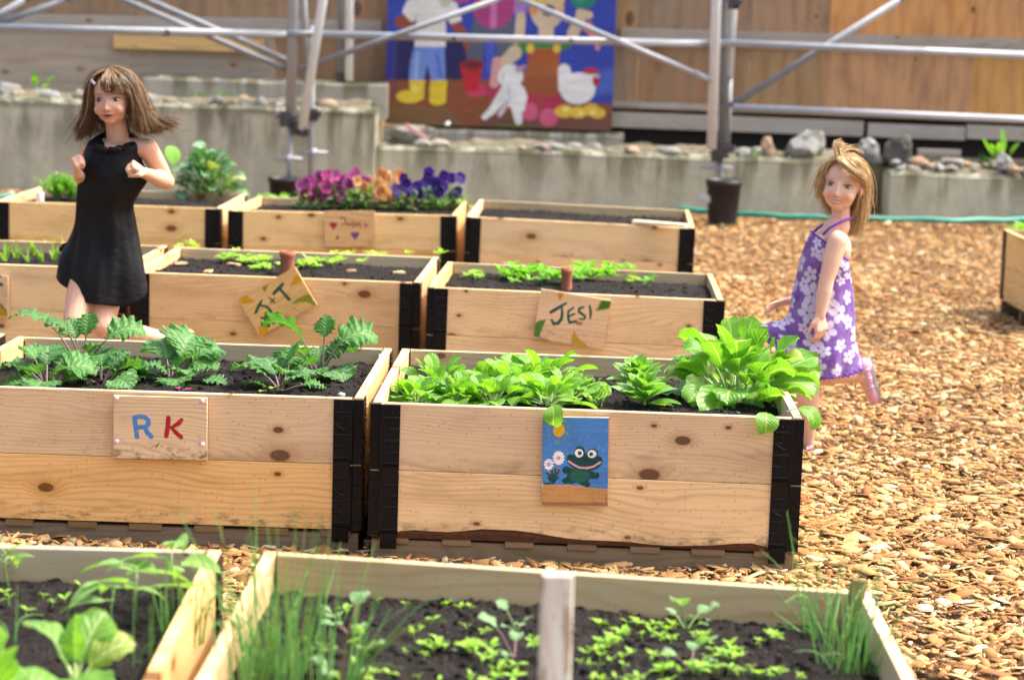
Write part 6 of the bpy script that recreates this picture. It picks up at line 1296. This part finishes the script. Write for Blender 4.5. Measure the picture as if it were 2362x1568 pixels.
# shoes
SHP = plain('pink_shoe', (.75, .36, .52), .45, .5, var=.15); SHS = plain('silver_strap', (.62, .62, .62), .35, .6, .3); SHB = plain('grey_sole', (.40, .38, .34), .7)
def shoe(heel, toe, ank, up):
    heel, toe, ank = map(lambda v: np.array(v, float), (heel, toe, ank)); d = nrm(toe-heel); u = nrm(np.array(up)-d*np.dot(up, d)); s = np.cross(d, u); M = np.stack([d, s, u], 1); L = np.linalg.norm(toe-heel)
    b = MB(); b.ell(heel+d*L*.17+u*.020, (L*.20, .030, .036), M, 18, 12); b.ell(heel+d*L*.72+u*.012, (L*.30, .034, .026), M, 18, 12); b.ell(heel+d*L*.45+u*.014, (L*.34, .029, .026), M, 18, 12); me, V = remesh(b, .004, 3)
    bb = MB(); bb.add(V, [tuple(p.vertices) for p in me.polygons]); o = wlink(bb, 'shoe', SHP, r2, smooth=True)
    b = MB(); t = np.linspace(0, 2*math.pi, 28, endpoint=False); w_ = lambda a: .031+.005*np.cos(a)
    ol = np.array([heel+d*(L*.5+L*.52*math.cos(a))+s*w_(a)*math.sin(a)*(1.05 if math.cos(a) > 0 else .9) for a in t]); b.grid(np.array([ol*.0+ol-u*.012, ol+u*.0]), closed=True); b.F += [tuple(range(28))[::-1], tuple(28+i for i in range(28))]
    q = b.mesh('sole', tuple(r2.location)); so_ = link('sole', q, SHB, o)
    b = MB()
    for k_ in (.30, .50, .68):
        pts = [heel+d*L*(k_+.10*x)+s*.036*math.sin(x*1.5)+u*(.004+.040*math.cos(x*1.5)*(1.0 if k_ < .4 else .82)) for x in np.linspace(-1, 1, 9)]; b.tube(pts, .0042, 6)
    b.tube([heel+u*.034-d*.006, heel+d*L*.2+s*.032+u*.03, heel+d*L*.5+s*.033+u*.012], .005, 6); q = b.mesh('strap', tuple(r2.location)); link('strap', q, SHS, o, smooth=True)
shoe(p2(2000, 826, .08), p2(2026, 930, .07), aO, p2(1940, 870, .08)-p2(2010, 870, .08))
shoe(p2(1874, 1050, -.01), p2(1790, 1056, -.06), aN, (0, 0, 1.))
HM2 = hairmat('blond_hair', (.32, .18, .07), (.62, .42, .19), (.95, .78, .50)); b = MB(); b.ell(H2.w(0, -.024, .026), np.array((.074, .084, .076)), H2.M, 24, 16)
G = [[(-.012, .052, .088), (-.046, .050, .076), (-.068, .046, .050), (-.078, .040, .015), (-.074, .036, -.015), (-.080, .026, -.030)],
     [(-.010, .020, .100), (-.050, .018, .085), (-.078, .010, .040), (-.080, .0, -.010), (-.070, -.02, -.050), (-.05, -.05, -.09)],
     [(0, -.02, .104), (-.045, -.045, .085), (-.070, -.060, .040), (-.070, -.070, -.020), (-.050, -.080, -.080), (-.02, -.10, -.130)],
     [(.0, -.05, .100), (-.01, -.092, .070), (-.01, -.112, .010), (.0, -.112, -.050), (.01, -.112, -.110), (.02, -.125, -.160)],
     [(.01, -.04, .102), (.040, -.080, .070), (.058, -.104, .010), (.060, -.112, -.050), (.050, -.122, -.120), (.045, -.135, -.185)],
     [(.015, -.01, .106), (.058, -.040, .085), (.084, -.066, .030), (.086, -.086, -.030), (.070, -.105, -.110), (.055, -.12, -.190)],
     [(.012, .02, .104), (.055, .0, .088), (.084, -.030, .040), (.090, -.055, -.020), (.082, -.080, -.085), (.070, -.10, -.150)],
     [(.010, .040, .098), (.045, .040, .086), (.074, .022, .050), (.084, -.012, .004), (.086, -.040, -.050), (.080, -.07, -.110)]]
G = [[(x*(.86 if x > .05 else .92), y_*(.86 if y_ < -.03 else 1), z_*(.88 if z_ < 0 else 1)) for x, y_, z_ in g] for g in G]; wig(b, H2, G, 1800, 3, .0015, .014, 10); wig(b, H2, G, 170, 33, .0011, .028, 3)
BG = [[(-.030, .050, .086), (-.010, .078, .078), (.012, .086, .062), (.040, .080, .046), (.070, .050, .034)], [(-.020, .045, .094), (.004, .080, .082), (.030, .084, .062), (.056, .066, .044), (.078, .030, .024)], [(-.010, .030, .100), (.020, .062, .090), (.046, .062, .072), (.070, .040, .046), (.084, .0, .010)]]
wig(b, H2, BG, 520, 5, .0016, .006)
TF = [[(-.030, .050, .084), (-.040, .055, .105), (-.048, .050, .128), (-.040, .040, .150)], [(-.012, .045, .094), (-.026, .048, .114), (-.034, .040, .130), (-.020, .025, .138)], [(.0, .03, .10), (.0, .03, .118), (.02, .0, .122), (.05, -.04, .112)]]
wig(b, H2, TF, 190, 6, .0014, .006); wlink(b, 'hair', HM2, r2, smooth=True)
